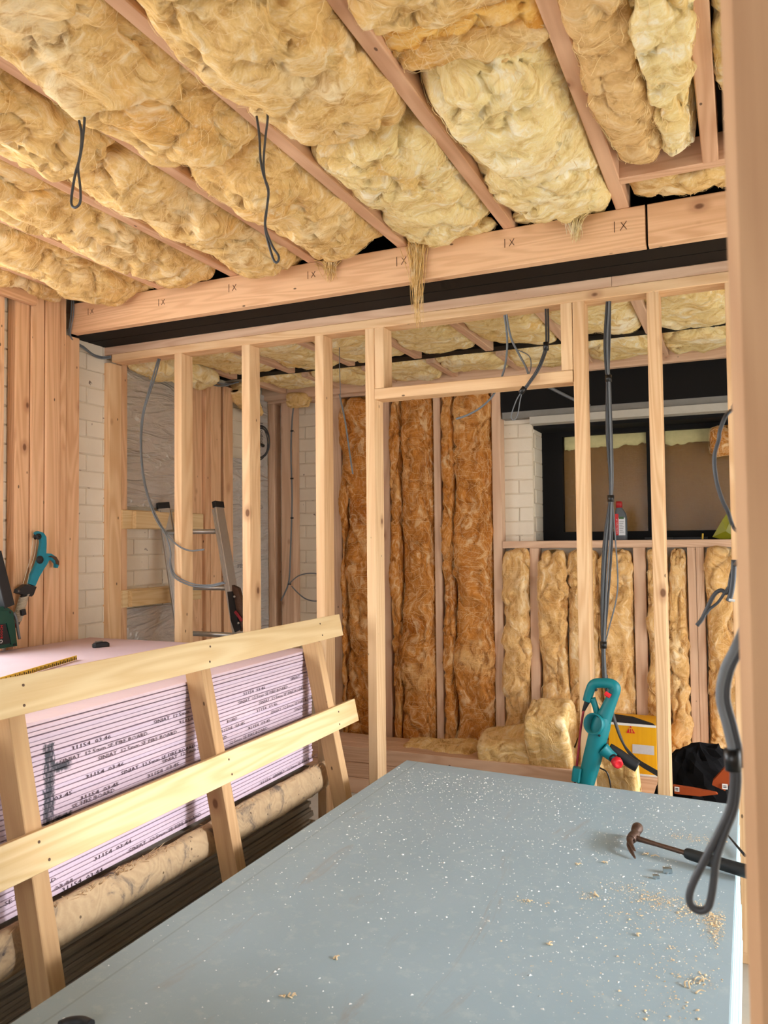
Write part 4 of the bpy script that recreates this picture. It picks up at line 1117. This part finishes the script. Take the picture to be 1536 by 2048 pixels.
# coil on the foil board
co = []
for k in range(70):
    t = k / 69 * 5 * 2 * math.pi; rr = .085 + .008 * math.sin(t * 1.7)
    c_ = (-2.922,4.5,2.161)
    co.append((c_[0] + math.sin(t) * rr * .85, c_[1] + .006 * math.sin(t * .37), c_[2] + math.cos(t) * rr * 1.25))
cc = thing('cable_coil', (-2.923,4.5,2.01), 'dark coil of thin cable hanging on the back corner foil board', 'cable')
MB().tube(co, .0035, 6, sub=3).build('coil', M['cable_dark'], cc)
MB().tube([(-2.925,4.5,2.339),(-2.918,4.5,2.211),(-2.914,4.5,2.144)], .003, 6).build('lead', M['cable_dark'], cc)
MB().tube([(-2.928,4.49,2.154),(-2.881,4.49,2.134)], .010, 8, sub=1).build('tape_band', M['tape'], cc)
ck = thing('wall_cable', (-2.754,4.6,1.109), 'grey cable clipped down the corner stud with a loose ring', 'cable')
MB().tube([(-2.717,4.62,2.449),(-2.737,4.62,2.349),(-2.751,4.62,2.113),(-2.745,4.62,1.776),(-2.759,4.62,1.441),(-2.772,4.62,1.241),(-2.804,4.62,1.157),(-2.836,4.62,1.102)], .006, 8, flat=.6, fdir=(0,1,0)).build('run', M['cable'], ck)
MB().tube([(-2.761,4.6,1.215),(-2.695,4.6,1.266),(-2.619,4.6,1.286),(-2.525,4.6,1.28),(-2.481,4.6,1.229),(-2.489,4.6,1.147),(-2.545,4.6,1.107),(-2.631,4.6,1.118),(-2.696,4.6,1.16),(-2.741,4.6,1.202)], .0042, 8).build('ring', M['cable'], ck)
for p in [(-2.737,4.612,2.24),(-2.74,4.612,1.92),(-2.741,4.612,1.655),(-2.764,4.612,1.214)]:
    MB().beam((p[0] - .010, p[1], p[2]), (p[0] + .010, p[1], p[2]), .010, .010, (0, 0, 1), .002).build('clip', M['tape'], ck)
for k, pth in enumerate([[(-2.853,3.85,2.481),(-2.861,3.9,2.443),(-2.847,3.98,2.444),(-2.791,4.03,2.466)],[(-2.846,3.86,2.495),(-2.851,3.92,2.458),(-2.835,4.0,2.459),(-2.775,4.05,2.474)]]):
    cable('ceiling_cable', 'grey cable emerging in the dark gap over the back post, %s strand' % ('lower', 'upper')[k], pth, .005, 'cable')
# cables over the doorway
cable('door_cable', 'pale grey cable dropping through the doorway and curling left', [(-0.87,3.17,2.434),(-0.864,3.19,2.332),(-0.878,3.22,2.246),(-0.907,3.25,2.181),(-0.947,3.25,2.106),(-1.003,3.25,2.059),(-1.059,3.25,2.033),(-1.111,3.25,2.02)], .0045, 'cable')
cable('door_cable', 'pale grey cable slanting behind the door header', [(-0.86,3.165,2.431),(-0.848,3.19,2.33),(-0.823,3.22,2.265),(-0.799,3.24,2.211),(-0.786,3.25,2.159)], .0045, 'cable')
cable('door_cable', 'thin grey cable beside the door header cables', [(-0.849,3.3,2.302),(-0.8,3.3,2.271),(-0.793,3.3,2.222),(-0.808,3.3,2.181)], .0022, 'cable')
for k, (dx, lb) in enumerate(((0, 'left'), (5, 'right'))):
    P_ = [(-0.696,3.16,2.43),(-0.691,3.14,2.331),(-0.688,3.11,2.26),(-0.713,3.085,2.172),(-0.755,3.08,2.11),(-0.777,3.08,2.084)]
    P_ = [(p[0] + dx * .0017, p[1] + .004 * k, p[2] + dx * .0006) for p in P_]
    cable('taped_cable', 'dark taped cable bending over the door header, %s strand' % lb, P_, .004, 'cable_dark')
tl = cable('cable_tail', 'thin loop at the end of the taped cables below the door header', [(-0.777,3.08,2.084),(-0.8,3.08,2.05),(-0.821,3.08,1.996),(-0.82,3.08,1.976),(-0.807,3.08,1.973),(-0.795,3.08,1.998),(-0.786,3.08,2.045),(-0.777,3.08,2.08)], .0022, 'cable')
for p, a in (((-0.686,3.11,2.258), (0, 0, 1)), ((-0.775,3.08,2.086), (.6, 0, .7))):
    o = MB().tube([Vector(p) - Vector(a) * .016, Vector(p) + Vector(a) * .016], .011, 10, sub=1).build('tape_wrap', M['tape'])
    tag(o, 'black tape wrapped on the doorway cables ' + ('by the plate' if a[0] == 0 else 'at the header corner'), 'tape')
cable('conduit', 'grey cable slanting across the black lintel by the doorway', [(-1.045,4.64,2.41),(-0.88,4.64,2.311),(-0.776,4.64,2.259)], .0095, 'cable')
# bundle of flat cables between the two right studs
base_ = [(1217,596),(1214,680),(1215,740),(1217,760),(1219,860),(1222,950),(1222,1000),(1217,1080),(1210,1180),(1207,1260),(1207,1290),(1208,1330),(1210,1372)]
SP = [[[-0.456,3.165,2.435],[-0.469,3.165,2.271],[-0.466,3.165,2.153],[-0.463,3.165,2.114],[-0.468,3.165,1.919],[-0.46,3.165,1.744],[-0.462,3.165,1.647],[-0.486,3.165,1.492],[-0.499,3.165,1.299],[-0.502,3.165,1.145],[-0.501,3.165,1.087],[-0.501,3.165,1.011],[-0.499,3.165,0.93]],[[-0.455,3.169,2.436],[-0.466,3.169,2.272],[-0.464,3.169,2.154],[-0.461,3.169,2.114],[-0.465,3.169,1.919],[-0.459,3.169,1.744],[-0.461,3.169,1.647],[-0.479,3.169,1.492],[-0.494,3.169,1.299],[-0.499,3.169,1.145],[-0.5,3.169,1.087],[-0.5,3.169,1.01],[-0.498,3.169,0.93]],[[-0.452,3.173,2.437],[-0.463,3.173,2.272],[-0.461,3.173,2.154],[-0.458,3.173,2.115],[-0.46,3.173,1.919],[-0.456,3.173,1.744],[-0.458,3.173,1.647],[-0.474,3.173,1.492],[-0.489,3.173,1.299],[-0.496,3.173,1.144],[-0.497,3.173,1.087],[-0.497,3.173,1.01],[-0.494,3.173,0.929]],[[-0.447,3.165,2.434],[-0.458,3.165,2.27],[-0.458,3.165,2.153],[-0.455,3.165,2.113],[-0.453,3.165,1.918],[-0.453,3.165,1.743],[-0.455,3.165,1.647],[-0.463,3.165,1.492],[-0.48,3.165,1.3],[-0.491,3.165,1.145],[-0.494,3.165,1.088],[-0.493,3.165,1.011],[-0.491,3.165,0.931]],[[-0.445,3.169,2.435],[-0.452,3.169,2.27],[-0.457,3.169,2.153],[-0.454,3.169,2.114],[-0.45,3.169,1.918],[-0.452,3.169,1.744],[-0.453,3.169,1.647],[-0.456,3.169,1.492],[-0.472,3.169,1.299],[-0.488,3.169,1.145],[-0.493,3.169,1.087],[-0.492,3.169,1.011],[-0.49,3.169,0.93]],[[-0.444,3.173,2.436],[-0.449,3.173,2.271],[-0.455,3.173,2.154],[-0.452,3.173,2.114],[-0.449,3.173,1.919],[-0.448,3.173,1.744],[-0.452,3.173,1.647],[-0.444,3.173,1.492],[-0.44,3.173,1.3],[-0.477,3.173,1.145],[-0.491,3.173,1.087],[-0.491,3.173,1.01],[-0.487,3.173,0.93]]]
bu = thing('cable_bundle', (-0.493,3.165,0.931), 'bundle of grey flat cables hanging between the two right studs', 'cable')
for k, p in enumerate(SP):
    MB().tube(p, .0042 if k < 5 else .003, 7, sub=6).build('strand', M['cable'] if k % 2 else M['cable_dark'], bu)
for p in [(-0.457,3.165,2.119),(-0.457,3.165,1.652),(-0.496,3.165,1.088)]:
    MB().tube([Vector(p) - Vector((0, 0, .013)), Vector(p) + Vector((0, 0, .013))], .013, 12, sub=1).build('tape_band', M['tape'], bu)
for k in range(3):
    cable('cable_tail', 'dark cable curving from the bundle to the right stud, %s strand' % ('top', 'middle', 'lowest')[k], [(p[0] + .004 * k, p[1] + .005 * k, p[2] - .0098 * k) for p in [(-0.497,3.17,0.991),(-0.49,3.18,0.903),(-0.466,3.19,0.798),(-0.435,3.2,0.709),(-0.389,3.205,0.655),(-0.339,3.21,0.625),(-0.293,3.22,0.599)]], .0048, 'cable_dark', 1.0, 'cable tails by the carton')
# cables by the near post
cable('near_cable', 'dark grey cable bowing out beside the near post', [(.02,.80,1.71)]+[(-0.004,1.35,1.709),(-0.018,1.35,1.689),(-0.027,1.35,1.666),(-0.029,1.35,1.652),(-0.036,1.35,1.625),(-0.034,1.35,1.589),(-0.026,1.35,1.557),(-0.018,1.35,1.538),(-0.008,1.35,1.51)]+[(.02,.795,1.50)], .0036, 'cable_dark', .7)
nc = thing('near_cable_loop', (-0.051,0.95,1.091), 'long looped flat cable hanging over the board table by the near post', 'cable')
for k, dx in enumerate((0, 1)):
    MB().tube([(p[0] + .0065 * dx, p[1] + .004 * dx, p[2]) for p in [(.012,.795,1.47)]+[(0.002,0.95,1.41),(-0.009,0.95,1.381),(-0.021,0.95,1.355),(-0.026,0.95,1.325),(-0.02,0.95,1.295),(-0.015,0.95,1.269),(-0.014,0.95,1.25)]], .0044, 8, flat=.8).build('strand', M['cable_dark'] if k else M['cable'], nc)
MB().tube([(-0.015,0.95,1.255),(-0.014,0.95,1.237),(-0.018,0.95,1.208),(-0.029,0.95,1.181),(-0.046,0.95,1.145),(-0.058,0.95,1.119),(-0.062,0.95,1.103),(-0.059,0.95,1.094),(-0.051,0.95,1.091),(-0.043,0.95,1.096),(-0.039,0.95,1.11),(-0.036,0.95,1.129),(-0.033,0.95,1.151),(-0.024,0.95,1.179),(-0.014,0.95,1.207),(-0.01,0.95,1.237),(-0.011,0.95,1.256)], .0042, 10).build('loop', M['cable_dark'], nc)
MB().tube([(-0.015,0.95,1.27),(-0.014,0.95,1.247)], .0085, 12, sub=1).build('tape_band', M['tape'], nc)
nt = thing('clipped_cable', (-0.098,2.0,1.295), 'forked dark cable tails clipped low on the stud beside the near post', 'cable')
MB().tube([(.02,.80,1.50)]+[(-0.015,2.0,1.435),(-0.023,2.0,1.412),(-0.032,2.0,1.372),(-0.046,2.0,1.377),(-0.061,2.0,1.366),(-0.076,2.0,1.336),(-0.088,2.0,1.31),(-0.1,2.0,1.294)], .0048, 8, flat=.7).build('strand', M['cable_dark'], nt)
MB().tube([(-0.013,2.0,1.441),(-0.022,2.0,1.401),(-0.038,2.0,1.372),(-0.053,2.0,1.349),(-0.071,2.0,1.333),(-0.079,2.0,1.321)], .0034, 8).build('strand', M['cable_dark'], nt)
MB().tube([(-0.017,2.0,1.447),(-0.02,2.0,1.401),(-0.026,2.0,1.366),(-0.032,2.0,1.352)], .0062, 8).build('strand', M['cable_dark'], nt)
MB().beam((-0.03,1.99,1.356), (-0.017,1.99,1.354), .006, .006, (0, 0, 1)).build('clip', M['white'], nt)

# ================================================================== ON THE TABLE
ha = thing('claw_hammer', (-0.203,2.385,0.62), 'old claw hammer with black grip lying on the board table', 'hammer')
hc = Vector((-.302, 2.385, .648))
MB().lathe(hc + Vector((0, .02, 0)), (.06, 1, .02), [(0, .0125), (.012, .011), (.026, .0105), (.034, .0145), (.056, .0165), (.062, .0150), (.0625, .001)], 22).build('poll', M['rust'], ha)
MB().tube([hc + Vector((.004, .028, 0)), hc + Vector((0, .005, 0)), hc + Vector((-.004, -.022, 0))], [.013, .0155, .0125], 14).build('cheek', M['rust'], ha)
for s_ in (-1, 1):
    MB().tube([hc + Vector((-.004, -.015, .004 * s_)), hc + Vector((-.004, -.045, .007 * s_ - .001)), hc + Vector((.004, -.07, .009 * s_ - .006)), hc + Vector((.016, -.092, .010 * s_ - .013))], [.0105, .0085, .0062, .003], 8, flat=.55, fdir=(0, 0, 1)).build('claw', M['rust'], ha)
hd = (Vector((.02, 2.262, .640)) - hc).normalized()
MB().tube([hc, hc + hd * .07, hc + hd * .145, hc + hd * .16], [.009, .0062, .0066, .010], 12).build('shaft', M['rust'], ha)
MB().tube([hc + hd * .152, hc + hd * .165, hc + hd * .22, hc + hd * .28, hc + hd * .33, hc + hd * .345], [.010, .0138, .0145, .0150, .0165, .012], 16, flat=1.1).build('grip', M['grip'], ha)
for k, (p, s_) in enumerate((((-0.198,2.235,0.62), .011), ((-0.222,2.188,0.62), .008))):
    mb = MB(); p = Vector(p)
    mb.beam(p + Vector((-s_, 0, s_ * .6)), p + Vector((s_, s_ * .4, s_ * .8)), s_ * 1.1, s_ * 1.2, (0.3, 0, 1), .001)
    mb.beam(p + Vector((-.2 * s_, -.4 * s_, 0)), p + Vector((.7 * s_, .7 * s_, s_ * 1.5)), s_ * .6, s_ * .5, (0.6, 0.2, 1), .001)
    o = mb.build('metal_offcut', M['lead']); tag(o, ('larger', 'smaller')[k] + ' bright metal offcut on the table near the hammer grip', 'scrap')
o = MB().tube([(-0.071,2.601,0.63), (-0.012,2.408,0.632)], [.002, .004], 8, sub=1).build('punch', M['rubber']); tag(o, 'thin dark rod at the right edge of the board table', 'tool')
o = MB().tube([(-1.143,1.098,0.63),(-1.136,1.114,0.63),(-1.116,1.125,0.63),(-1.094,1.123,0.63)], .009, 10).build('cable_end', M['rubber']); tag(o, 'black cable end at the bottom edge of the board table', 'cable')
# wood shavings, sawdust, plaster crumbs
rg = np.random.default_rng(21)
def crumbs(name, label, pts, sizes, mat, flat=.5):
    n = len(pts)
    base = np.array([(1, 0, -.4), (-.5, .87, -.4), (-.5, -.87, -.4), (0, 0, .9)])
    an = rg.uniform(0, 6.28, n); S = np.array(sizes)
    V = np.zeros((n, 4, 3))
    for k in range(4):
        b = base[k] * rg.uniform(.6, 1.4, (n, 3))
        V[:, k, 0] = (b[:, 0] * np.cos(an) - b[:, 1] * np.sin(an)) * S * rg.uniform(.6, 1.5, n)
        V[:, k, 1] = (b[:, 0] * np.sin(an) + b[:, 1] * np.cos(an)) * S
        V[:, k, 2] = (b[:, 2] + .55) * S * flat
    V += np.array(pts)[:, None]
    F = np.array([(0, 2, 1), (0, 1, 3), (1, 2, 3), (2, 0, 3)])[None] + (np.arange(n) * 4)[:, None, None]
    o = MB().add(V.reshape(-1, 3), F.reshape(-1, 3).tolist()).build(name, mat)
    return tag(o, label, 'debris', kind='stuff')
def scatter(n, f):
    P = []
    while len(P) < n:
        x = rg.uniform(-1.235, -.06); y = rg.uniform(.9, 2.88)
        if y > 2.93 + (x + .636) * -.071: continue
        if rg.uniform() < f(x, y): P.append((x, y, ZT))
    return P
dens = lambda x, y: .12 + .5 * max(0, (y - 1.5) / 1.4) + .5 * math.exp(-((x + .3) ** 2 / .05 + (y - 2.0) ** 2 / .1)) + .6 * math.exp(-((x + .9) ** 2 / .06 + (y - 2.75) ** 2 / .02))
P = scatter(5600, dens); crumbs('plaster_crumbs', 'pale crumbs and dust strewn across the board table', P, np.clip(rg.gamma(1.9, .0006, len(P)), .0004, .0038), M['dustpale'])
P = []
for (cx, cy, sx, sy, n) in ((-.19, 2.07, .05, .025, 420), (-.12, 2.02, .04, .03, 320), (-.075, 1.95, .012, .035, 300), (-.075, 2.0, .01, .02, 240), (-.14, 2.52, .05, .02, 260), (-.24, 1.95, .05, .05, 160), (-.16, 1.80, .05, .05, 160), (-.14, 1.62, .05, .06, 200), (-.3, 2.1, .03, .02, 80), (-.36, 2.02, .02, .012, 90), (-.10, 1.73, .03, .02, 90), (-.33, 1.62, .08, .06, 80), (-.49, 1.93, .02, .01, 40)):
    q = rg.normal(0, 1, (n, 2)) * (sx, sy) + (cx, cy)
    for x, y in q:
        if x < -.045 + (y - 2.885) * .0092: P.append((x, y, ZT + abs(rg.normal(0, .0012))))
crumbs('sawdust', 'drifts of tan sawdust and shavings near the right edge of the table', P, np.clip(rg.gamma(2.2, .0006, len(P)), .0006, .004), M['dust'])
mb = MB()
for (x, y, s_) in ((-.8, 1.512, .010), (-.822, 1.352, .010), (-.81, 1.358, .008), (-.40, 1.745, .010), (-.262, 2.345, .022), (-.10, 1.72, .016), (-.11, 1.68, .018), (-.345, 2.03, .012), (-.49, 1.935, .008), (-.36, 2.24, .008), (-.23, 1.86, .010), (-.42, 2.2, .008)):
    for k in range(3):
        a = Vector((x + rg.normal(0, s_ * .3), y + rg.normal(0, s_ * .3), ZT + .001)); d = Vector((rg.normal(0, 1), rg.normal(0, 1), .3)).normalized()
        mb.tube([a, a + d * s_ * .6 + Vector((0, 0, .002)), a + d * s_ + Vector((d.y, -d.x, 0)) * s_ * .4], [.0018, .0014, .0005], 5, sub=3)
o = mb.build('wood_shavings', M['dust']); tag(o, 'curled wood shavings scattered on the board table', 'debris', kind='stuff')
P = [(rg.uniform(XF + .05, XN - .01), rg.uniform(1.3, 2.9), 1.05) for _ in range(500)]
crumbs('board_dust', 'white specks of dust on the pink top board', P, np.clip(rg.gamma(2.0, .0005, len(P)), .0004, .003), M['dustpale'])

# ================================================================== GRASS TRIMMER
gt = thing('grass_trimmer', (-0.571,3.03,0.546), 'teal electric grass trimmer standing between the board table and a stud', 'trimmer')
YT = 3.02
MB().tube([(-0.648,3.02,0.263),(-0.589,3.02,0.455),(-0.546,3.02,0.598),(-0.519,3.02,0.697),(-0.491,3.02,0.804),(-0.48,3.02,0.847)], [.028, .029, .031, .034, .036, .030], 18).build('body', M['teal'], gt)
MB().tube([(-0.48,3.02,0.832),(-0.461,3.02,0.879),(-0.443,3.02,0.922),(-0.435,3.02,0.952),(-0.451,3.02,0.965),(-0.483,3.02,0.967),(-0.512,3.02,0.96),(-0.527,3.02,0.931),(-0.537,3.02,0.897)], [.030, .024, .021, .021, .020, .0185, .018, .017, .016], 16, sub=6).build('handle', M['teal'], gt)
MB().tube([(-0.517,3.02,0.91),(-0.506,3.02,0.876),(-0.495,3.02,0.831)], [.012, .011, .013], 12).build('handle_bridge', M['teal'], gt)
dc = Vector((-0.505,2.985,0.823))
MB().lathe(dc, (-.35, -.9, .2), [(-.035, .026), (.0, .038), (.012, .039), (.014, .034), (-.026, .028), (-.026, .008), (-.014, .007), (-.014, .001)], 26).build('cord_hook_cup', M['teal'], gt)
MB().tube([(-0.482,3.01,0.731),(-0.46,3.01,0.713),(-0.442,3.01,0.699)], [.026, .020, .018], 14).build('handle_mount', M['teal'], gt)
MB().lathe((-0.438,2.99,0.699), (.5, -.85, -.25), [(-.02, .016), (.0, .016)], 16).build('collar', M['rubber'], gt)
kx = MB()
for k in range(12):
    t = 2 * math.pi * k / 12
kn_ = []
MB().lathe((-0.427,2.975,0.695), (.5, -.85, -.25), [(-.012, .012), (-.008, .020), (.012, .019), (.016, .014), (.012, .008), (.012, .001)], 8).build('knob', M['red'], gt)
MB().tube([(-0.465,3.05,0.728),(-0.43,3.05,0.706),(-0.395,3.05,0.682),(-0.365,3.05,0.666)], [.016, .019, .021, .020], 14).build('second_grip', M['rubber'], gt)
MB().beam((-0.467,2.993,0.936), (-0.448,2.993,0.925), .016, .014, (0, 1, 0), .004).build('trigger', M['red'], gt)
MB().tube([(-0.535,3.02,0.897),(-0.543,3.02,0.878),(-0.552,3.02,0.856)], [.011, .008, .005], 10).build('strain_relief', M['rubber'], gt)
MB().tube([(-0.549,3.015,0.861),(-0.56,3.015,0.799),(-0.57,3.015,0.715),(-0.585,3.015,0.604),(-0.592,3.015,0.53)], .0042, 8).build('power_cord', M['redcable'], gt)
MB().beam((-0.572,3.0,0.655), (-0.579,3.0,0.605), .032, .03, (0, 1, 0), .006).build('cord_clip', M['teal'], gt)
for p in [(-0.46,2.985,0.951),(-0.497,2.985,0.946),(-0.488,2.985,0.783),(-0.492,2.985,0.853)]:
    MB().lathe(p, (0, -1, 0), [(-.01, .004), (.006, .004), (.006, .0005)], 8).build('screw', M['rubber'], gt)

# ================================================================== BACK ROOM ODDS AND ENDS
# pile of timber lengths along the back wall
pk = 0
for ly, (z0, z1) in enumerate(((0, .09), (.092, .18), (.182, .272))):
    for c_, (y0, y1) in enumerate(((4.30, 4.40), (4.41, 4.50), (4.51, 4.60))):
        x0 = -2.62 + random.uniform(-.1, .2); x1 = .6
        o = timber('timber_length', (x0, x1), (y0 + random.uniform(-.012, .012), y1), (z0, z1), M['rear'])
        tag(o, 'long timber in the floor pile at the back wall, %s layer, %s row' % (('bottom', 'middle', 'top')[ly], ('front', 'middle', 'rear')[c_]), 'timber', 'timber pile at the back wall')
# yellow carton
bx = thing('carton', (-0.546,4.34,0.243), 'yellow cardboard carton with a red triangle mark on the timber pile', 'box')
x0, z0 = (-0.66,0.272); x1, z1 = (-0.423,0.534); z0 = .274
bm_ = MB().box((x0, 4.33, z0), (x1, 4.57, z1)).build('body', M['carton'], bx)
MB().add([(x0, 4.33, z1), (x1, 4.33, z1), (x1 - .02, 4.36, z1 + .006), ((x0 + x1) / 2, 4.37, z1 + .03), (x0, 4.40, z1 + .032)], [(0, 1, 2, 3, 4), (4, 3, 2, 1, 0)]).build('top_flap', M['rubber'], bx)
MB().beam((x0, 4.328, z1 - .004), (x1, 4.328, z1 - .004), .003, .012, (0, 0, 1), 0).build('worn_edge', M['white'], bx)
MB().beam((x0, 4.328, z0 + .004), (x1, 4.328, z0 + .004), .003, .009, (0, 0, 1), 0).build('worn_edge', M['white'], bx)
tx, tz = (-0.549,0.513)
MB().prism([(tx, tz + .012), (tx - .022, tz - .026), (tx + .022, tz - .026)], 4.326, 4.329, 1).build('triangle_mark', M['red'], bx)
for a, b, c_, d in ((-.006, -.022, -.003, .0), (.003, -.022, .006, .0), (-.009, -.003, .009, .001), (.008, -.022, .010, -.012)):
    MB().box((tx + a, 4.3255, tz + b), (tx + c_, 4.3262, tz + d)).build('mark_stroke', M['rule'], bx)
lx, lz = (-0.487,0.409)
MB().box((lx - .055, 4.3265, lz - .024), (lx + .052, 4.329, lz + .022)).build('grey_panel', M['grey_print'], bx)
MB().tube([(-0.616,3.7,0.478),(-0.584,3.7,0.46),(-0.57,3.7,0.406),(-0.562,3.7,0.374)], .004, 6)
cable('floor_lead', 'thin black lead trailing below the trimmer handle', [(-0.57,3.4,0.571),(-0.559,3.4,0.552),(-0.531,3.4,0.538),(-0.519,3.4,0.505),(-0.514,3.4,0.465)], .0032, 'tape')

# black bag with orange card
bg_ = thing('tool_bag', (-0.185,3.6,0.364), 'black fabric bag with orange panels on the floor behind the right stud', 'bag')
def heap(name, mat, c, sx, sy, sz, seed, amp=.12, parent=None):
    n, m = 26, 18; V = []; F = []
    th = np.linspace(0, np.pi, m); ph = np.linspace(0, 2 * np.pi, n, endpoint=False)
    TH, PH = np.meshgrid(th, ph, indexing='ij')
    d = np.stack([np.sin(TH) * np.cos(PH), np.sin(TH) * np.sin(PH), np.cos(TH)], -1).reshape(-1, 3)
    r = 1 + amp * fbm(d * 1.6 + seed * 3.1, 3) - amp * .7 * np.clip(1 - np.abs(fbm(d * 2.4 + seed, 2)) * 4, 0, 1)
    P = d * r[:, None] * np.array([sx, sy, sz]) + np.array(c)
    idx = np.arange(n * m).reshape(m, n)
    F = np.stack([idx[:-1], idx[1:], np.roll(idx[1:], -1, 1), np.roll(idx[:-1], -1, 1)], -1).reshape(-1, 4).tolist()
    return MB().add(P, F, False).build(name, mat, parent)
bc = (-0.185,3.6,0.508)
heap('bag_body', M['bag'], (bc[0], 3.68, bc[2] - .14), .19, .16, .25, 4, .16, bg_)
heap('bag_base', M['bag'], (bc[0], 3.68, .16), .24, .18, .17, 6, .1, bg_)
MB().prism([(p[0], p[2]) for p in [(-0.279,3.5,0.488),(-0.206,3.5,0.485),(-0.118,3.5,0.477),(-0.111,3.5,0.472),(-0.178,3.5,0.456),(-0.274,3.5,0.455)]], 3.48, 3.50, 1).build('orange_panel', M['orange'], bg_)
MB().prism([(p[0], p[2]) for p in [(-0.128,3.5,0.518),(-0.082,3.5,0.576),(-0.059,3.5,0.612),(-0.058,3.5,0.529),(-0.084,3.5,0.483),(-0.132,3.5,0.501)]], 3.50, 3.53, 1).build('orange_panel', M['orange'], bg_)
for q, a in (((-0.264,3.478,0.476), .009), ((-0.084,3.49,0.504), .010)):
    MB().box((q[0] - a, q[1] - .004, q[2] - a), (q[0] + a, q[1] - .001, q[2] + a)).build('white_tag', M['white'], bg_)
    for e_ in (-.3, .3): MB().box((q[0] - a * .6, q[1] - .0055, q[2] + a * e_ - .0015), (q[0] + a * .6, q[1] - .004, q[2] + a * e_ + .0015)).build('tag_bar', M['ink'], bg_)

# bottle on the sill
bo = thing('oil_bottle', (-0.63,4.72,1.491), 'grey plastic oil bottle with a red cap on the window sill rail', 'bottle')
q = Vector((-0.63,4.72,1.491)); q.z = 1.487; q.x = -0.628
def ell(prof, name, mat, dx=0):
    n = 28; V = []; F = []
    for h, rx, ry, ox in prof:
        for k in range(n):
            t = 2 * math.pi * k / n; c_, s_ = math.cos(t), math.sin(t)
            V.append((q.x + ox + rx * math.copysign(abs(c_) ** .7, c_), q.y + ry * math.copysign(abs(s_) ** .7, s_), q.z + h))
    F = [(i*n + k, i*n + (k+1) % n, i*n + n + (k+1) % n, i*n + n + k) for i in range(len(prof) - 1) for k in range(n)]
    F += [tuple(range(n - 1, -1, -1)), tuple(range((len(prof) - 1) * n, len(prof) * n))]
    return MB().add(V, F, True).build(name, mat, bo)
ell([(0, .031, .022, 0), (.004, .034, .025, 0), (.12, .034, .025, 0), (.15, .031, .023, -.002), (.172, .024, .018, -.006), (.186, .015, .014, -.009), (.19, .014, .013, -.009)], 'body', M['bottle'])
ell([(.186, .018, .016, -.009), (.21, .018, .016, -.009), (.222, .016, .0145, -.009), (.223, .008, .008, -.009)], 'cap', M['redcap'])
MB().box((q.x - .029, q.y - .0262, q.z + .028), (q.x - .010, q.y - .0245, q.z + .150)).build('red_label', M['labelred'], bo)
MB().box((q.x - .010, q.y - .0262, q.z + .028), (q.x + .026, q.y - .0245, q.z + .128)).build('label', M['label'], bo)
MB().box((q.x - .008, q.y - .0268, q.z + .120), (q.x + .020, q.y - .026, q.z + .132)).build('label_stripe', M['labelgreen'], bo)
for k in range(7):
    MB().box((q.x - .006, q.y - .0268, q.z + .104 - k * .010), (q.x + .020 - (k % 3) * .004, q.y - .0262, q.z + .1065 - k * .010)).build('label_line', M['cable'], bo)
text('label_text', '2-stroke engine oil', .011, M['label'], bo, (q.x - .016, q.y - .0268, q.z + .036), (0, 0, 1), (-1, 0, 0))
# green bag, trim strips on the sill
gb = MB(); gp = [(-0.147,4.8,1.5),(-0.094,4.8,1.593),(-0.049,4.8,1.662),(-0.016,4.8,1.669),(-0.02,4.8,1.487),(-0.109,4.8,1.488)]
heap_c = (-0.069,4.8,1.551)
V = []
for k, d in enumerate((-.03, .03)):
    for p in gp: V.append((p[0], 4.80 + d + random.uniform(-.008, .008), max(p[2], 1.489)))
V += [(heap_c[0] - .01, 4.755, heap_c[2] - .02), (heap_c[0] + .01, 4.85, heap_c[2])]
n = len(gp)
gb.add(V, [(i, (i + 1) % n, 2 * n) for i in range(n)] + [(n + (i + 1) % n, n + i, 2 * n + 1) for i in range(n)] + [(i, n + i, n + (i + 1) % n, (i + 1) % n) for i in range(n)])
o = gb.build('plastic_bag', M['greenbag']); tag(o, 'olive green plastic bag on the sill at the right of the window', 'bag')
for k, (u0, lb) in enumerate(((((-0.507,4.8,1.492), (-0.358,4.8,1.488)), 'left'), (((-0.378,4.82,1.494), (-0.174,4.82,1.492)), 'right'))):
    a, b = Vector(u0[0]), Vector(u0[1]); a.z = b.z = 1.495
    o = MB().beam(a, b, .03, .014, (0, 0, 1), .002).build('offcut_strip', M['rubber']); tag(o, 'dark offcut strip lying on the window sill, %s one' % lb, 'offcut')
p = (-0.199,4.8,1.503)
o = MB().beam((p[0], p[1], 1.488), (p[0] + .002, p[1], 1.52), .009, .006, (0, 1, 0), .001).build('yellow_plug', M['rule']); tag(o, 'small yellow plug standing on the window sill', 'plug')
